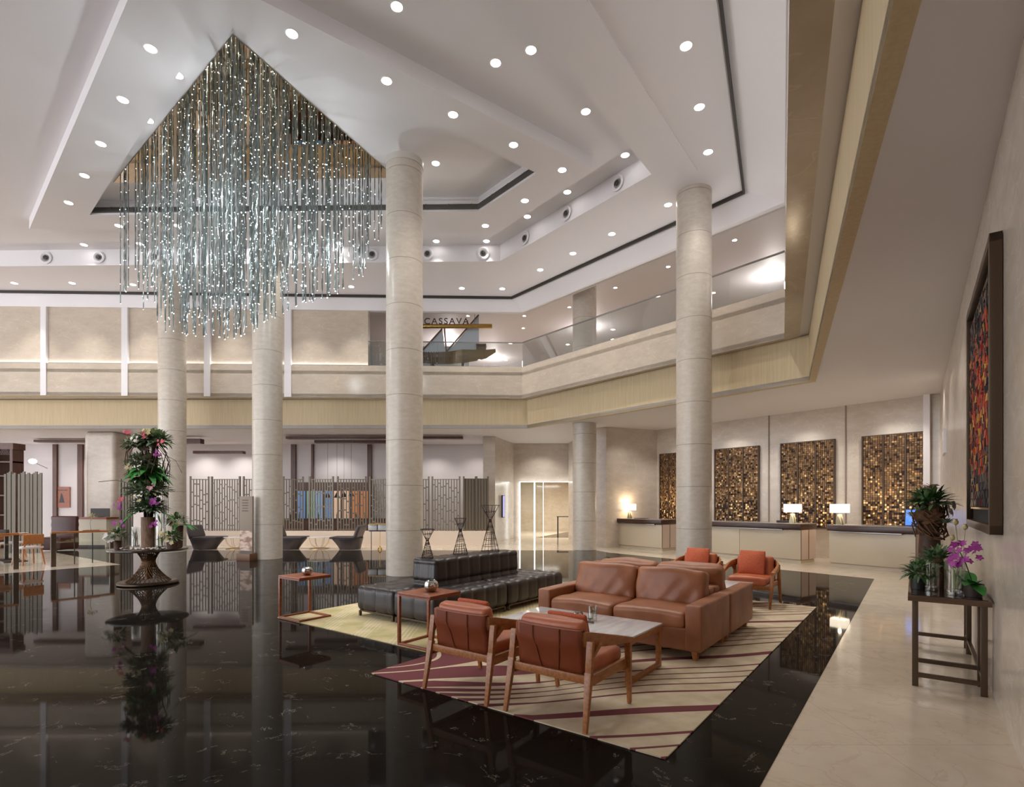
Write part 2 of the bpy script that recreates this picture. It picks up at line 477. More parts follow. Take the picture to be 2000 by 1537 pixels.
# columns
def column(x, y, r, z1, z0=0):
    b = B(); b.lathe([(0, z0), (r, z0)] + [(r, z0+(z1-z0)*i/8) for i in range(1, 9)] + [(0, z1)], 40)
    return struct(b.obj('column', M['colstone'], loc=(x, y, 0)))
column(-2.43, 12.27, .41, Z2+.02)
b = B(); b.lathe([(.41, Z2-.13), (.425, Z2-.13), (.425, Z2+.01)], 40); struct(b.obj('trim_8', M['collar'], loc=(-2.43, 12.27, 0)))
column(-7.14, 15.85, .41, Z1+.02)
column(-11.33, 18.1, .41, Z0+.02)
column(4.39, 13.1, .41, Z0+.02)
column(2.53, 18.95, .41, 9.45)
b = B(); b.box((-15.95, 21.5, ZS/2), (1.2, 1.1, ZS), bev=.18, seg=4)
struct(b.obj('column', M['wallstone']))

# walls of the ground floor
b = B(); b.strip([wall(-14), K], 0, ZS+.05, -.3)
struct(b.obj('wall_right', M['wallstone'], angle=0))
b = B(); b.strip([K, LW], 0, ZS+.05, -.3)
struct(b.obj('wall_reception', M['wallstone'], angle=0))
b = B(); b.strip([LW+Vector((.3, .3, 0)), LW, WC, WC2, Vector((2.6, 25.0, 0))], 0, ZS+.05, -.25)
struct(b.obj('wall_reception_end', M['wallstone'], angle=0))
b = B(); b.prism([(-1.2, 22.5), (-.7, 22.5), (.07, 25.15), (.07, 25.6), (-1.2, 25.6)], 0, ZS+.05)
struct(b.obj('wall_lobby_side', M['wallstone'], angle=0))
b = B(); b.prism([(.07, 25.15), (.33, 25.15), (.33, 25.45), (.07, 25.45)], 0, ZS+.05); b.prism([(.33, 25.15), (3.2, 25.15), (3.2, 25.45), (.33, 25.45)], 2.64, ZS+.05)
struct(b.obj('wall_lobby', M['wallstone'], angle=0))
# lift lobby beyond the glazed portal
b = B(); b.prism([(.2, 25.45), (.2, 33), (.3, 33), (.3, 25.45)], 0, 2.9); b.prism([(-.5, 32.6), (6, 32.6), (6, 32.9), (-.5, 32.9)], 0, 2.9); b.prism([(4.6, 25.4), (4.8, 25.4), (4.8, 33), (4.6, 33)], 0, 2.9)
struct(b.obj('wall_lift_lobby', M['floorstone'], angle=0))
b = B(); b.prism([(.2, 25.3), (4.8, 25.3), (4.8, 33), (.2, 33)], 2.85, 2.95)
struct(b.obj('ceiling_lift_lobby', M['paint'], angle=0))
b = B(); b.prism([(1.2, 26.2), (3.4, 26.2), (3.4, 28.2), (1.2, 28.2)], 2.835, 2.85)
struct(b.obj('ceiling_lift_lobby_light', M['emit_white'], angle=0))
liftm = mat('lift_door_bronze', s(150, 132, 112), .3, .6)
for i, yy in enumerate((26.6, 29.4)):
    b = B(); b.box((.325, yy, 1.1), (.05, 1.5, 2.2)); b.box((.34, yy, 1.1), (.05, .015, 2.2), m=1)
    struct(b.obj('door_%d' % (i+1), [liftm, M['dark']], angle=0))
b = B()
for x0, w in ((.36, .05), (1.04, .05), (1.44, .012), (2.84, .012)):
    b.box((x0, 25.02, 1.3), (w, .06, 2.6))
b.box((1.6, 25.02, 2.615), (2.5, .06, .02))
o = b.obj('door_3', M['emit_white'], angle=0); struct(o)
for x0, x1 in ((.4, 1.0), (1.08, 1.42)):
    bb = B(); bb.box(((x0+x1)/2, 25.02, 1.3), (x1-x0, .012, 2.6)); bb.obj('glass_pane', M['glass'], o, angle=0)

# back of the restaurant
rw = mat('restaurant_plaster', s(214, 206, 206), .6)
b = B(); b.prism([(-45, 25.6), (.07, 25.6), (.07, 25.9), (-45, 25.9)], 0, ZS+.05)
struct(b.obj('wall_back', rw, angle=0))
for i, (xa, xb) in enumerate(((92, 100), (141, 151), (563, 572), (603, 607), (714, 722))):
    p, q = PY(xa, YH, 25.2), PY(xb, YH, 25.2)
    b = B(); b.box(((p.x+q.x)/2, 25.54, ZS/2), (q.x-p.x, .10, ZS)); struct(b.obj('trim_%d' % (9+i), M['wood'], angle=0))
for i, (x0, x1, yy, zz, hh) in enumerate(((-16.8, -12.9, 22.6, 4.2, .2), (-9.2, -2.0, 22.2, 4.3, .1), (-8.4, -4.6, 23.2, 4.25, .12), (-20.5, -17.9, 23.4, 4.3, .1), (-14.2, -12.0, 24.3, 3.9, .12))):
    b = B(); b.box(((x0+x1)/2, yy, zz), (x1-x0, .3, hh)); struct(b.obj('trim_%d' % (14+i), M['wood'], angle=0))
# low planter wall with cream face below the screens
b = B(); b.prism([(-12.9, 20.8), (-.85, 20.8), (-.85, 21.2), (-12.9, 21.2)], 0, .56)
struct(b.obj('wall_low', mat('cream_plaster', s(226, 208, 190), .5), angle=0))
b = B(); b.prism([(-10, -3.6), (2.2, -3.6), (2.2, -3.3), (-10, -3.3)], 0, 9.1); struct(b.obj('wall_light_block', M['wallstone'], angle=0))  # unseen wall behind the camera, added to hold back world light
# niche in the wall with the picture
b = B(); b.box(wall(8.9, .01, 2.9), (.9, .05, .5), rot=math.atan2(WD.y, WD.x)); struct(b.obj('trim_19', M['paint'], angle=0))
# strips painted as the soft shadow lines between the reception wall's marble bays
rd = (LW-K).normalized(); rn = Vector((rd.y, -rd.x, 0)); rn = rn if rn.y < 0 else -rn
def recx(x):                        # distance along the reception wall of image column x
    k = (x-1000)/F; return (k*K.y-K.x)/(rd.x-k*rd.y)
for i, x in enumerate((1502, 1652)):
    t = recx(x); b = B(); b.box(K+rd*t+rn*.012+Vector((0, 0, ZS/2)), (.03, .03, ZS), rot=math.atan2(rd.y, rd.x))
    struct(b.obj('trim_%d' % (20+i), M['shadow_line'], angle=0))
b = B(); b.box(K+rd*.25+rn*.1+Vector((0, 0, ZS/2)), (.14, .06, ZS), rot=math.atan2(rd.y, rd.x)); struct(b.obj('trim_22', M['paint'], angle=0))

# upper floor back walls and partitions
b = B(); b.prism([(-40, 31), (25, 31), (25, 31.3), (-40, 31.3)], 6.4, 9.45)
struct(b.obj('wall_upper_far', M['paint'], angle=0))
b = B(); b.prism([(16, -6), (16.3, -6), (16.3, 31), (16, 31)], 6.4, 9.45)
struct(b.obj('wall_upper_side', M['paint'], angle=0))
part = mat('pale_partition', s(206, 212, 216), .4)
for (x, y, w, h, a) in ((4.9, 18.9, 1.4, 1.3, -.85), (7.6, 15.8, 2.6, 1.15, -.85), (-3.2, 24.2, 2.6, 2.2, 0), (-6.3, 21.6, 1.4, 1.6, .2)):
    b = B(); b.box((x, y, 6.4+h/2), (w, .12, h), rot=a); tag(struct(b.obj('wall_upper_partition', part, angle=0)), '', '')
for o in list(bpy.data.objects):
    if o.get('kind') == 'structure':
        for k in ('label', 'category', 'group'):
            if k in o: del o[k]

# ------------------------------------------------------------------ downlights
dl = thing('downlight', 'round recessed downlight in the outermost ceiling ring beside the bulkhead', 'downlight', group='downlights in the outermost ceiling ring')
bb = B(); bb.lathe([(.085, -.002), (.11, -.006), (.115, 0)], 20); bb.obj('trim_ring', M['paint'], dl)
bb = B(); bb.lathe([(0, -.0045), (.09, -.0045)], 20); bb.obj('lens', M['emit'], dl, angle=0)
DLP = 105
def light_at(p, z, label, group, first=[None], k=1.0, cone=110):
    if first[0] is None: o = dl; o.location = p; first[0] = 1
    else: o = dup(dl, p)
    o['label'] = label; o['group'] = group
    lamp('SPOT', (p.x, p.y, z-.03), DLP*k, spot_size=math.radians(cone), spot_blend=.7, shadow_soft_size=.08)
for x, y in ((28, 553), (141, 553), (260, 556), (430, 558), (593, 558), (686, 560), (902, 563), (981, 564), (1055, 527), (1119, 495), (1195, 457), (1305, 400), (1383, 297), (1366, 209), (1340, 90)):
    light_at(P(x, y, Z0), Z0, 'round recessed downlight in the outermost ceiling ring beside the bulkhead', 'downlights in the outermost ceiling ring', cone=72 if y > 550 and x < 720 else 110, k=1.5 if y > 550 and x < 720 else 1)
for x, y in ((1037, 98), (968, 123), (775, 13), (1144, 218), (1221, 303), (1108, 375), (1030, 423), (950, 471), (852, 471), (164, 478), (273, 476), (470, 477), (567, 475), (663, 475)):
    light_at(P(x, y, Z1), Z1, 'round recessed downlight in the raised channel between the ceiling rings', 'downlights in the raised ceiling channel', cone=75, k=.7)
for x, y in ((570, 66), (755, 158), (885, 224), (1003, 283), (1098, 332), (1025, 392), (948, 441), (580, 442), (347, 441), (232, 441), (294, 95), (240, 195), (197, 281), (165, 343), (134, 396)):
    light_at(P(x, y, Z2), Z2, 'round recessed downlight in the dropped ceiling ring around the chandelier', 'downlights in the dropped ceiling ring')
for x, y in ((851, 319), (347, 147), (290, 235)):
    light_at(P(x, y, Z3), Z3, 'round recessed downlight inside the coffer beside the mirrored triangle', 'downlights in the mirrored coffer')
ZB = 9.42
for x, y in ((1435, 469), (1305, 521), (1202, 562), (1112, 600), (1024, 617), (1022, 641), (914, 617)):
    p = P(x, y, ZB); o = dup(dl, p, scale=(.7, .7, 1)); o['label'] = 'small downlight in the ceiling of the upper floor balcony'; o['group'] = 'balcony downlights'
    lamp('SPOT', (p.x, p.y, ZB-.03), 30, color=(1, .9, .86), spot_size=2.2, spot_blend=.8, shadow_soft_size=.06)
# ground floor wall washers above the reception
for x in (1340, 1440, 1580, 1750):
    p = K+rd*recx(x)+rn*.8; lamp('SPOT', (p.x, p.y, ZS-.03), 70, spot_size=2.0, spot_blend=.8, shadow_soft_size=.05)
for X, Y, e in ((4.3, 19.0, 40), (1.4, 24.2, 60), (-1.6, 24.6, 45), (-3.6, 24.6, 60), (-8.2, 24.7, 60), (-12.6, 24.7, 90), (-14.4, 24.7, 90), (-17.8, 24.7, 90), (-19.6, 24.6, 90), (-10.6, 20.1, 60), (-7, 20.1, 60), (-3.6, 20.0, 60), (1, 20.8, 60), (-15, 19.6, 50), (-13.6, 23, 60), (-21, 19, 120), (-17.5, 16.5, 0), (6.9, 15.6, 40), (9.2, 12.2, 40), (5.5, 8, 30), (7.2, 10.2, 30)):  # spots without fixtures, added to light the areas under the soffit
    if e: lamp('SPOT', (X, Y, ZS-.03), e, spot_size=2.2, spot_blend=.8, shadow_soft_size=.06)
b = B(); b.prism([(1.1, 25.7), (4.4, 25.7), (4.4, 31.5), (3.4, 31.5)], .0005, .003); struct(b.obj('floor_lift_lobby', M['black'], angle=0))
lamp('AREA', (2.4, 28.5, 2.8), 130, color=(1, .95, .86), target=(2.4, 28.5, 0), size=1.5)
# light of the chandelier's points (its builder is further down)
for X, Y, z, e in ((-5.4, 10.6, 7.6, 48), (-7.2, 12.6, 7.4, 48), (-4.2, 12.6, 7.6, 48), (-5.6, 11.8, 5.6, 24)):
    lamp('POINT', (X, Y, z), e, color=(.9, .97, 1), shadow_soft_size=.12)
# point lights without fixtures, added to brighten the upper floor
for X, Y, e in ((-3, 26, 45), (3.4, 24, 45), (8.9, 18.5, 45), (11.5, 12, 40), (-1, 29, 40)):
    lamp('POINT', (X, Y, 8.9), e, color=(1, .92, .9), shadow_soft_size=.2)
# uplights and their channel on the parapet's ledge, added to brighten the ceiling rings
n_ = 23
for p_, q_, e in ((A2+(AL2-A2)*.60, A2+(AL2-A2)*.02, 52), (A2+(B2-A2)*.03, A2+(B2-A2)*.97, 40), (B2-U2*.3, B2-U2*11, 34)):
    d_ = q_-p_; L_ = d_.length; d_ = d_.normalized(); nn_ = Vector((-d_.y, d_.x, 0))
    if (Vector((-3, 12, 0))-p_).dot(nn_) < 0: nn_ = -nn_
    m_ = (p_+q_)/2-nn_*.03
    b = B(); b.box(m_+Vector((0, 0, ZT+.006)), (L_, .05, .012), rot=math.atan2(d_.y, d_.x)); struct(b.obj('trim_%d' % n_, M['steel'], angle=0)); n_ += 1
    l = lamp('AREA', (m_.x, m_.y, ZT+.016), e, color=(1, .96, .95), shape='RECTANGLE', size=L_, size_y=.03)
    z_ = -(Vector((0, 0, 1))+nn_*.75).normalized(); x_ = d_; y_ = z_.cross(x_)
    l.rotation_euler = Matrix((x_, y_, z_)).transposed().to_euler()
# ================================================================== seating group
LE = mat('cognac_leather', s(140, 85, 54), .44, c2=s(166, 108, 73), scale=3, bump=.15, bscale=5, bdist=.02)
LC = mat('tan_leather', s(176, 92, 56), .38, c2=s(194, 112, 74), scale=4, bump=.1, bscale=30)
LB = mat('sling_leather', s(128, 60, 32), .45, c2=s(142, 72, 42), scale=4)
OR = mat('orange_wool', s(178, 84, 52), .85, c2=s(192, 98, 66), scale=60)
BK = mat('black_leather', s(46, 39, 37), .36, c2=s(58, 50, 48), scale=4)
CW = mat('white_marble_top', s(226, 224, 224), .12, c2=s(204, 202, 204), scale=2.5, stretch=(1, 5, 1))
OKW = M['oak']; WAL = M['walnut']
CHR = mat('chrome', s(200, 198, 194), .06, 1)

# rugs
def rug_mat():
    m = bpy.data.materials.new('swept_line_rug'); m.use_nodes = True
    nt = m.node_tree; b = nt.nodes['Principled BSDF']; b.inputs['Roughness'].default_value = .95
    b.inputs['Specular IOR Level'].default_value = .1
    tc = nt.nodes.new('ShaderNodeTexCoord'); sp = nt.nodes.new('ShaderNodeSeparateXYZ'); nt.links.new(tc.outputs['Object'], sp.inputs[0])
    u, v = sp.outputs['X'], sp.outputs['Y']
    n = nt.nodes.new('ShaderNodeTexNoise'); n.inputs['Scale'].default_value = .55; n.inputs['Detail'].default_value = 0
    nt.links.new(tc.outputs['Object'], n.inputs['Vector'])
    q = mnode(nt, 'ADD', u, mnode(nt, 'MULTIPLY', v, mnode(nt, 'ADD', mnode(nt, 'MULTIPLY', n.outputs['Fac'], 1.1), .55)))
    q = mnode(nt, 'ADD', mnode(nt, 'MULTIPLY', q, 3.0), mnode(nt, 'MULTIPLY', mnode(nt, 'SINE', mnode(nt, 'MULTIPLY', q, 3.1)), .62))
    fr = mnode(nt, 'FRACT', q)
    wgrow = mnode(nt, 'MULTIPLY', mnode(nt, 'SUBTRACT', mnode(nt, 'SUBTRACT', v, mnode(nt, 'MULTIPLY', u, .45)), .75), .62)
    wd = mnode(nt, 'MINIMUM', mnode(nt, 'MAXIMUM', wgrow, .17), .86)
    f = mnode(nt, 'LESS_THAN', fr, wd)
    n2 = nt.nodes.new('ShaderNodeTexNoise'); n2.inputs['Scale'].default_value = 5; n2.inputs['Detail'].default_value = 5
    nt.links.new(tc.outputs['Object'], n2.inputs['Vector'])
    r = nt.nodes.new('ShaderNodeValToRGB'); r.color_ramp.elements[0].position = .35; r.color_ramp.elements[1].position = .65
    r.color_ramp.elements[0].color = s(196, 178, 148); r.color_ramp.elements[1].color = s(216, 200, 174)
    nt.links.new(n2.outputs['Fac'], r.inputs['Fac'])
    nt.links.new(mixc(nt, f, r.outputs['Color'], s(118, 70, 72)), b.inputs['Base Color'])
    bp = nt.nodes.new('ShaderNodeBump'); bp.inputs['Strength'].default_value = .3
    n3 = nt.nodes.new('ShaderNodeTexNoise'); n3.inputs['Scale'].default_value = 160
    nt.links.new(tc.outputs['Object'], n3.inputs['Vector']); nt.links.new(n3.outputs['Fac'], bp.inputs['Height']); nt.links.new(bp.outputs[0], b.inputs['Normal'])
    return m
def rug2_mat():
    m = bpy.data.materials.new('dotted_rug'); m.use_nodes = True
    nt = m.node_tree; b = nt.nodes['Principled BSDF']; b.inputs['Roughness'].default_value = .95
    b.inputs['Specular IOR Level'].default_value = .1
    tc = nt.nodes.new('ShaderNodeTexCoord'); sp = nt.nodes.new('ShaderNodeSeparateXYZ'); nt.links.new(tc.outputs['Object'], sp.inputs[0])
    n = nt.nodes.new('ShaderNodeTexNoise'); n.inputs['Scale'].default_value = 2.2; n.inputs['Detail'].default_value = 4
    nt.links.new(tc.outputs['Object'], n.inputs['Vector'])
    r = nt.nodes.new('ShaderNodeValToRGB'); r.color_ramp.elements[0].position = .38; r.color_ramp.elements[1].position = .62
    r.color_ramp.elements[0].color = s(180, 170, 122); r.color_ramp.elements[1].color = s(214, 196, 158)
    nt.links.new(n.outputs['Fac'], r.inputs['Fac'])
    a = mnode(nt, 'ADD', sp.outputs['X'], mnode(nt, 'MULTIPLY', sp.outputs['Y'], .75)); c = mnode(nt, 'SUBTRACT', sp.outputs['Y'], mnode(nt, 'MULTIPLY', sp.outputs['X'], .75))
    dx = mnode(nt, 'ABSOLUTE', mnode(nt, 'SUBTRACT', mnode(nt, 'FRACT', mnode(nt, 'MULTIPLY', a, 16)), .5))
    dy = mnode(nt, 'ABSOLUTE', mnode(nt, 'SUBTRACT', mnode(nt, 'FRACT', mnode(nt, 'MULTIPLY', c, 16)), .5))
    dot = mnode(nt, 'LESS_THAN', mnode(nt, 'ADD', dx, dy), .3)
    n2 = nt.nodes.new('ShaderNodeTexNoise'); n2.inputs['Scale'].default_value = .9; n2.inputs['Detail'].default_value = 1
    nt.links.new(tc.outputs['Object'], n2.inputs['Vector'])
    band = mnode(nt, 'LESS_THAN', mnode(nt, 'FRACT', mnode(nt, 'ADD', mnode(nt, 'MULTIPLY', c, 1.5), n2.outputs['Fac'])), .42)
    nt.links.new(mixc(nt, mnode(nt, 'MULTIPLY', dot, band), r.outputs['Color'], s(224, 214, 190)), b.inputs['Base Color'])
    return m
RZ = .014
def rug(name, u0, u1, v0, v1, m, label):
    b = B(); b.box(((u1-u0)/2, (v1-v0)/2, .0085), (u1-u0, v1-v0, .011), bev=.004)
    return tag(b.obj(name, m, loc=R(u0, v0), rot=RU), label, 'rug')
rug('area_rug', 0, 6.22, 0, 2.86, rug_mat(), 'large beige rug with sweeping burgundy lines under the two brown sofas')
rug('area_rug', .83, 5.6, 2.98, 5.93, rug2_mat(), 'yellow and moss green rug with cream dots under the black sofa')

# armchairs: local x is forward, origin on the floor under the rear edge
def make_armchair(name, label):
    t = thing(name, label, 'armchair', group=None)
    for sy in (-1, 1):
        b = B(); b.bar((0, sy*.345, 0), (.075, sy*.335, .40), .034, .026, bev=.006, w2=.055); b.bar((.07, sy*.336, .38), (.10, sy*.333, .615), .05, .032, bev=.006)
        b.bar((.09, sy*.334, .50), (.20, sy*.35, .59), .05, .026, bev=.008)
        b.obj('leg', OKW, t)
        b = B(); b.bar((.735, sy*.335, 0), (.655, sy*.36, .515), .032, .028, bev=.006, w2=.05); b.obj('leg', OKW, t)
        b = B(); b.bar((.08, sy*.315, .325), (.70, sy*.325, .335), .03, .075, bev=.006, up=(0, 0, 1)); b.obj('side_rail', OKW, t)
    # wrap-around top rail and arms
    b = B(); pts = []
    for k in range(33):
        w = -1+2*k/32
        a = abs(w); sg = 1 if w > 0 else -1
        if a < .42: x = .05+.03*(a/.42)**2; y = sg*a/.42*.29; z = .625
        else:
            q = (a-.42)/.58; x = .08+q**1.15*.60; y = sg*(.29+.085*math.sin(min(1, q*1.7)*PI/2)-.01*q); z = .625-.105*q**1.3
        pts.append(Vector((x, y, z)))
    rings = []
    for i, p in enumerate(pts):
        tn = (pts[min(i+1, 32)]-pts[max(i-1, 0)]).normalized(); sd = Vector((-tn.y, tn.x, 0)).normalized()
        a = abs(-1+2*i/32); h = .052 if a < .5 else .052-.03*(a-.5)/.5; th = .013 if a < .5 else .013+.014*(a-.5)/.5
        up = Vector((0, 0, 1))
        rings.append([b.bm.verts.new(p+sd*th*c1+up*h*c2_) for c1, c2_ in ((-1, -.85), (-.7, -1), (.7, -1), (1, -.85), (1, .85), (.7, 1), (-.7, 1), (-1, .85))])
    for r1, r2 in zip(rings, rings[1:]):
        for k in range(8): b.bm.faces.new((r1[k], r1[(k+1) % 8], r2[(k+1) % 8], r2[k]))
    b.bm.faces.new(rings[0][::-1]); b.bm.faces.new(rings[-1])
    b.obj('arm_rail', OKW, t)
    b = B(); b.bar((.075, -.335, .345), (.075, .335, .345), .026, .06, bev=.006, up=(0, 0, 1)); b.bar((.68, -.33, .30), (.68, .33, .30), .026, .06, bev=.006); b.obj('cross_rail', OKW, t)
    # leather sling over the back rail, with two seams
    b = B(); n = 14; rows = ((.10, .345), (.085, .42), (.062, .52), (.040, .56), (.034, .60), (.030, .683), (.068, .69), (.095, .65))
    g = []
    for x, z in rows:
        row = []
        for k in range(n+1):
            y = -.285+.57*k/n; cv = .03*(abs(y)/.29)**2 if z > .5 else .012*(abs(y)/.29)**2
            row.append(b.bm.verts.new((x+cv-.0, y, z)))
        g.append(row)
    for r1, r2 in zip(g, g[1:]):
        for k in range(n): b.bm.faces.new((r1[k], r1[k+1], r2[k+1], r2[k]))
    o = b.obj('back_sling', LB, t)
    sm = o.modifiers.new('thickness', 'SOLIDIFY'); sm.thickness = .006; sm.offset = 0
    b = B()
    for sy in (-1, 1):
        b.tube([(.094, sy*.07, .35), (.055, sy*.10, .53), (.028, sy*.115, .60), (.026, sy*.115, .684)], .004, 6)
    b.obj('seam', LB, o)
    def puff(p, nm): return .018*math.cos(min(1, abs(p.y)/.29)*PI/2)*abs(nm.z)
    b = B(); b.rbox((.405, 0, .395), (.60, .58, .115), .04, (8, 8, 2), puff); b.obj('seat_cushion', LC, t)
    Mx = Matrix.Translation((.165, 0, .565)) @ Matrix.Rotation(-.22, 4, 'Y')
    b = B(); b.rbox((0, 0, 0), (.11, .55, .36), .045, (2, 8, 6), lambda p, nm: .02*abs(nm.x)*math.cos(min(1, abs(p.y)/.275)*PI/2), M=Mx); b.obj('back_cushion', LC, t)
    return t
ch = make_armchair('armchair', 'wood framed tan leather armchair beside the big rug corner, second chair from the two walnut C-shaped tables')
def pillow(loc, rot, lab, tilt, sz=.42, grp=None):
    b = B()
    def dsp(p, nm):
        q = max(abs(p.y), abs(p.z))/(sz/2); c1 = (1-(abs(p.y)/(sz/2))**2.4)*(1-(abs(p.z)/(sz/2))**2.4)
        return abs(nm.x)*.055*max(0, c1)
    b.rbox((0, 0, 0), (.035, sz, sz), .017, (1, 12, 12), dsp, M=Matrix.Translation((0, 0, sz/2)) @ Matrix.Rotation(tilt, 4, 'Y'))
    return tag(b.obj('pillow', OR, loc=loc, rot=rot), lab, 'pillow')
ch.location = R(0, .915, RZ+.004); ch.rotation_euler = (0, 0, RU)
ch['label'] = 'wood framed tan leather armchair standing nearest the sharp corner of the burgundy-lined rug'
ch2 = dup(ch, R(-.01, 1.785, RZ+.004), RU, 'tan leather armchair between its twin and the walnut C-shaped table with the silver bowl')
ch3 = dup(ch, R(6.28, .86, RZ+.004), RU+PI, 'wood framed leather armchair facing the far sofa, the one closer to the cream floor border')
ch4 = dup(ch, R(6.28, 1.74, RZ+.004), RU+PI, 'wood framed leather armchair facing the far sofa, standing in front of the round column')
for (u, v, a, lab) in ((.30, .87, RU, 'orange pillow on the armchair nearest the sharp rug corner'), (.29, 1.80, RU, 'orange pillow on the armchair beside the walnut C-shaped table'), (5.99, .88, RU+PI, 'square orange pillow on the far armchair closer to the cream floor border'), (5.99, 1.75, RU+PI, 'square orange pillow on the far armchair in front of the column')):
    near = u < 3
    pillow(R(u, v, RZ+.455-(.025 if near else 0)), a, lab, -.30, .34 if near else .385)

# marble coffee tables
def make_table():
    t = thing('coffee_table', '', 'coffee table')
    b = B(); b.box((0, 0, .412), (.76, 1.43, .016), bev=.003); b.obj('marble_top', CW, t)
    b = B(); b.box((0, 0, .379), (.765, 1.435, .05), bev=.003); b.obj('apron', OKW, t)
    for sx in (-1, 1):
        for sy in (-1, 1):
            b = B(); b.box((sx*.345, sy*.69, .177), (.055, .04, .354), bev=.003); b.obj('leg', OKW, t)
    for sy in (-1, 1):
        b = B(); b.box((0, sy*.69, .02), (.64, .04, .04), bev=.003); b.obj('stretcher', OKW, t)
    return t
ct = make_table(); ct.location = R(1.47, 1.46, RZ); ct.rotation_euler = (0, 0, RU)
ct['label'] = 'oak coffee table with white marble top in front of the two near armchairs'
dup(ct, R(4.93, 1.42, RZ), RU, 'marble topped coffee table on the far side of the back-to-back sofas')

# brown sofas, local x forward (towards the front edge), origin at the middle of the back edge
def make_sofa():
    t = thing('leather_sofa', '', 'sofa'); L = 1.97; Dp = 1.02
    b = B(); b.rbox((Dp/2-.0, 0, .205), (Dp-.02, L-.30, .23), .02, (3, 4, 2)); b.obj('base', LE, t)
    for sy in (-1, 1):
        b = B(); b.rbox((Dp/2, sy*(L/2-.085), .325), (Dp, .17, .47), .025, (4, 2, 3)); b.obj('armrest', LE, t)
    b = B(); b.rbox((.09, 0, .40), (.18, L-.35, .44), .03, (2, 4, 3)); b.obj('backrest', LE, t)
    for sy in (-1, 1):
        ph = sy*1.3
        def ds(p, nm): return .022*abs(nm.z)*math.cos(min(1, abs(p.y)/.41)*PI/2)+.006*math.sin(p.x*14+ph)*math.sin(p.y*9+ph)*abs(nm.z)
        b = B(); b.rbox((.62, sy*.407, .385), (.80, .81, .16), .05, (12, 12, 3), ds); b.obj('seat_cushion', LE, t)
        def db(p, nm):
            c1 = math.cos(min(1, abs(p.y)/.42)*PI/2)
            w = .012*math.sin(p.y*17+p.z*16+ph*2)*max(0, (abs(p.y)-.12))/.3 + .008*math.sin(p.y*30-p.z*22+ph)*max(0, .2-p.z)/.4
            return abs(nm.x)*(.06*c1+w)+nm.z*.008*math.sin(p.y*12+ph)
        Mx = Matrix.Translation((.30, sy*.412, .62)) @ Matrix.Rotation(-.2, 4, 'Y')
        b = B(); b.rbox((0, 0, 0), (.20, .82, .42), .06, (3, 22, 14), db, M=Mx); b.obj('back_cushion', LE, t)
    for sx in (.07, Dp-.07):
        for sy in (-1, 1):
            b = B(); b.bar((sx, sy*(L/2-.08), 0), (sx, sy*(L/2-.08), .095), .035, .06, w2=.06); b.obj('foot', OKW, t)
    return t
so = make_sofa(); so.location = R(3.195, 1.455, RZ); so.rotation_euler = (0, 0, RU+PI)
so['label'] = 'brown leather two seat sofa facing the two near armchairs across the marble coffee table'
dup(so, R(3.205, 1.445, RZ), RU, 'brown leather two seat sofa backed against its twin, facing the two far armchairs')

# black tufted island sofa
def make_island():
    t = thing('island_sofa', 'long black tufted leather island sofa with central backrest standing on the yellow dotted rug', 'sofa')
    L, Wd = 3.1, 1.55
    def tuft(nx, ny):
        def f(p, nm):
            q = 0
            for a, n_ in ((p.x, nx), (p.y, ny)):
                d = (a/n_+.5) % 1-.5
                q -= .016*math.exp(-(d*n_/.028)**2)
            return q+.012
        return f
    for iu in (0, 1):
        for iv in (0, 1):
            b = B(); b.rbox((L/4+iu*L/2, -Wd/4+iv*Wd/2, .255), (L/2-.008, Wd/2-.008, .33), .07, (52, 26, 4), tuft(.258, .258)); b.obj('seat_cushion', BK, t)
    def tb(p, nm):
        d = (p.x/.245+.5) % 1-.5; e = (p.y/.235) % 1-.5
        q = -.016*math.exp(-(d*.245/.028)**2) - .016*math.exp(-(e*.235/.03)**2) - .02*math.exp(-((p.z+.10)/.025)**2)*(1-abs(nm.z)) + .015
        return q - .035*(p.z+.2)*(1-abs(nm.z))*2
    b = B(); b.rbox((L/2, 0, .585), (1.98, .50, .42), .06, (74, 20, 16), tb); b.obj('backrest', BK, t)
    b = B(); b.box((L/2, 0, .795), (1.8, .30, .018), bev=.004); b.obj('top_tray', M['bronze'], t)
    for iu in (0, 1):
        for iv in (0, 1):
            b = B(); x0, x1 = .05+iu*L/2, L/2-.05+iu*L/2; y0, y1 = -Wd/2+.04+iv*Wd/2, -.04+iv*Wd/2
            for p, q in (((x0, y0), (x1, y0)), ((x1, y0), (x1, y1)), ((x1, y1), (x0, y1)), ((x0, y1), (x0, y0))):
                b.bar((*p, .075), (*q, .075), .02, .02)
            b.obj('base_frame', M['bronze'], t)
            for x in (x0, x1):
                for y in (y0, y1):
                    b = B(); b.box((x, y, .036), (.03, .03, .072)); b.obj('foot', M['bronze'], t)
    return t
isl = make_island(); isl.location = R(1.55, 4.36, RZ); isl.rotation_euler = (0, 0, RU)

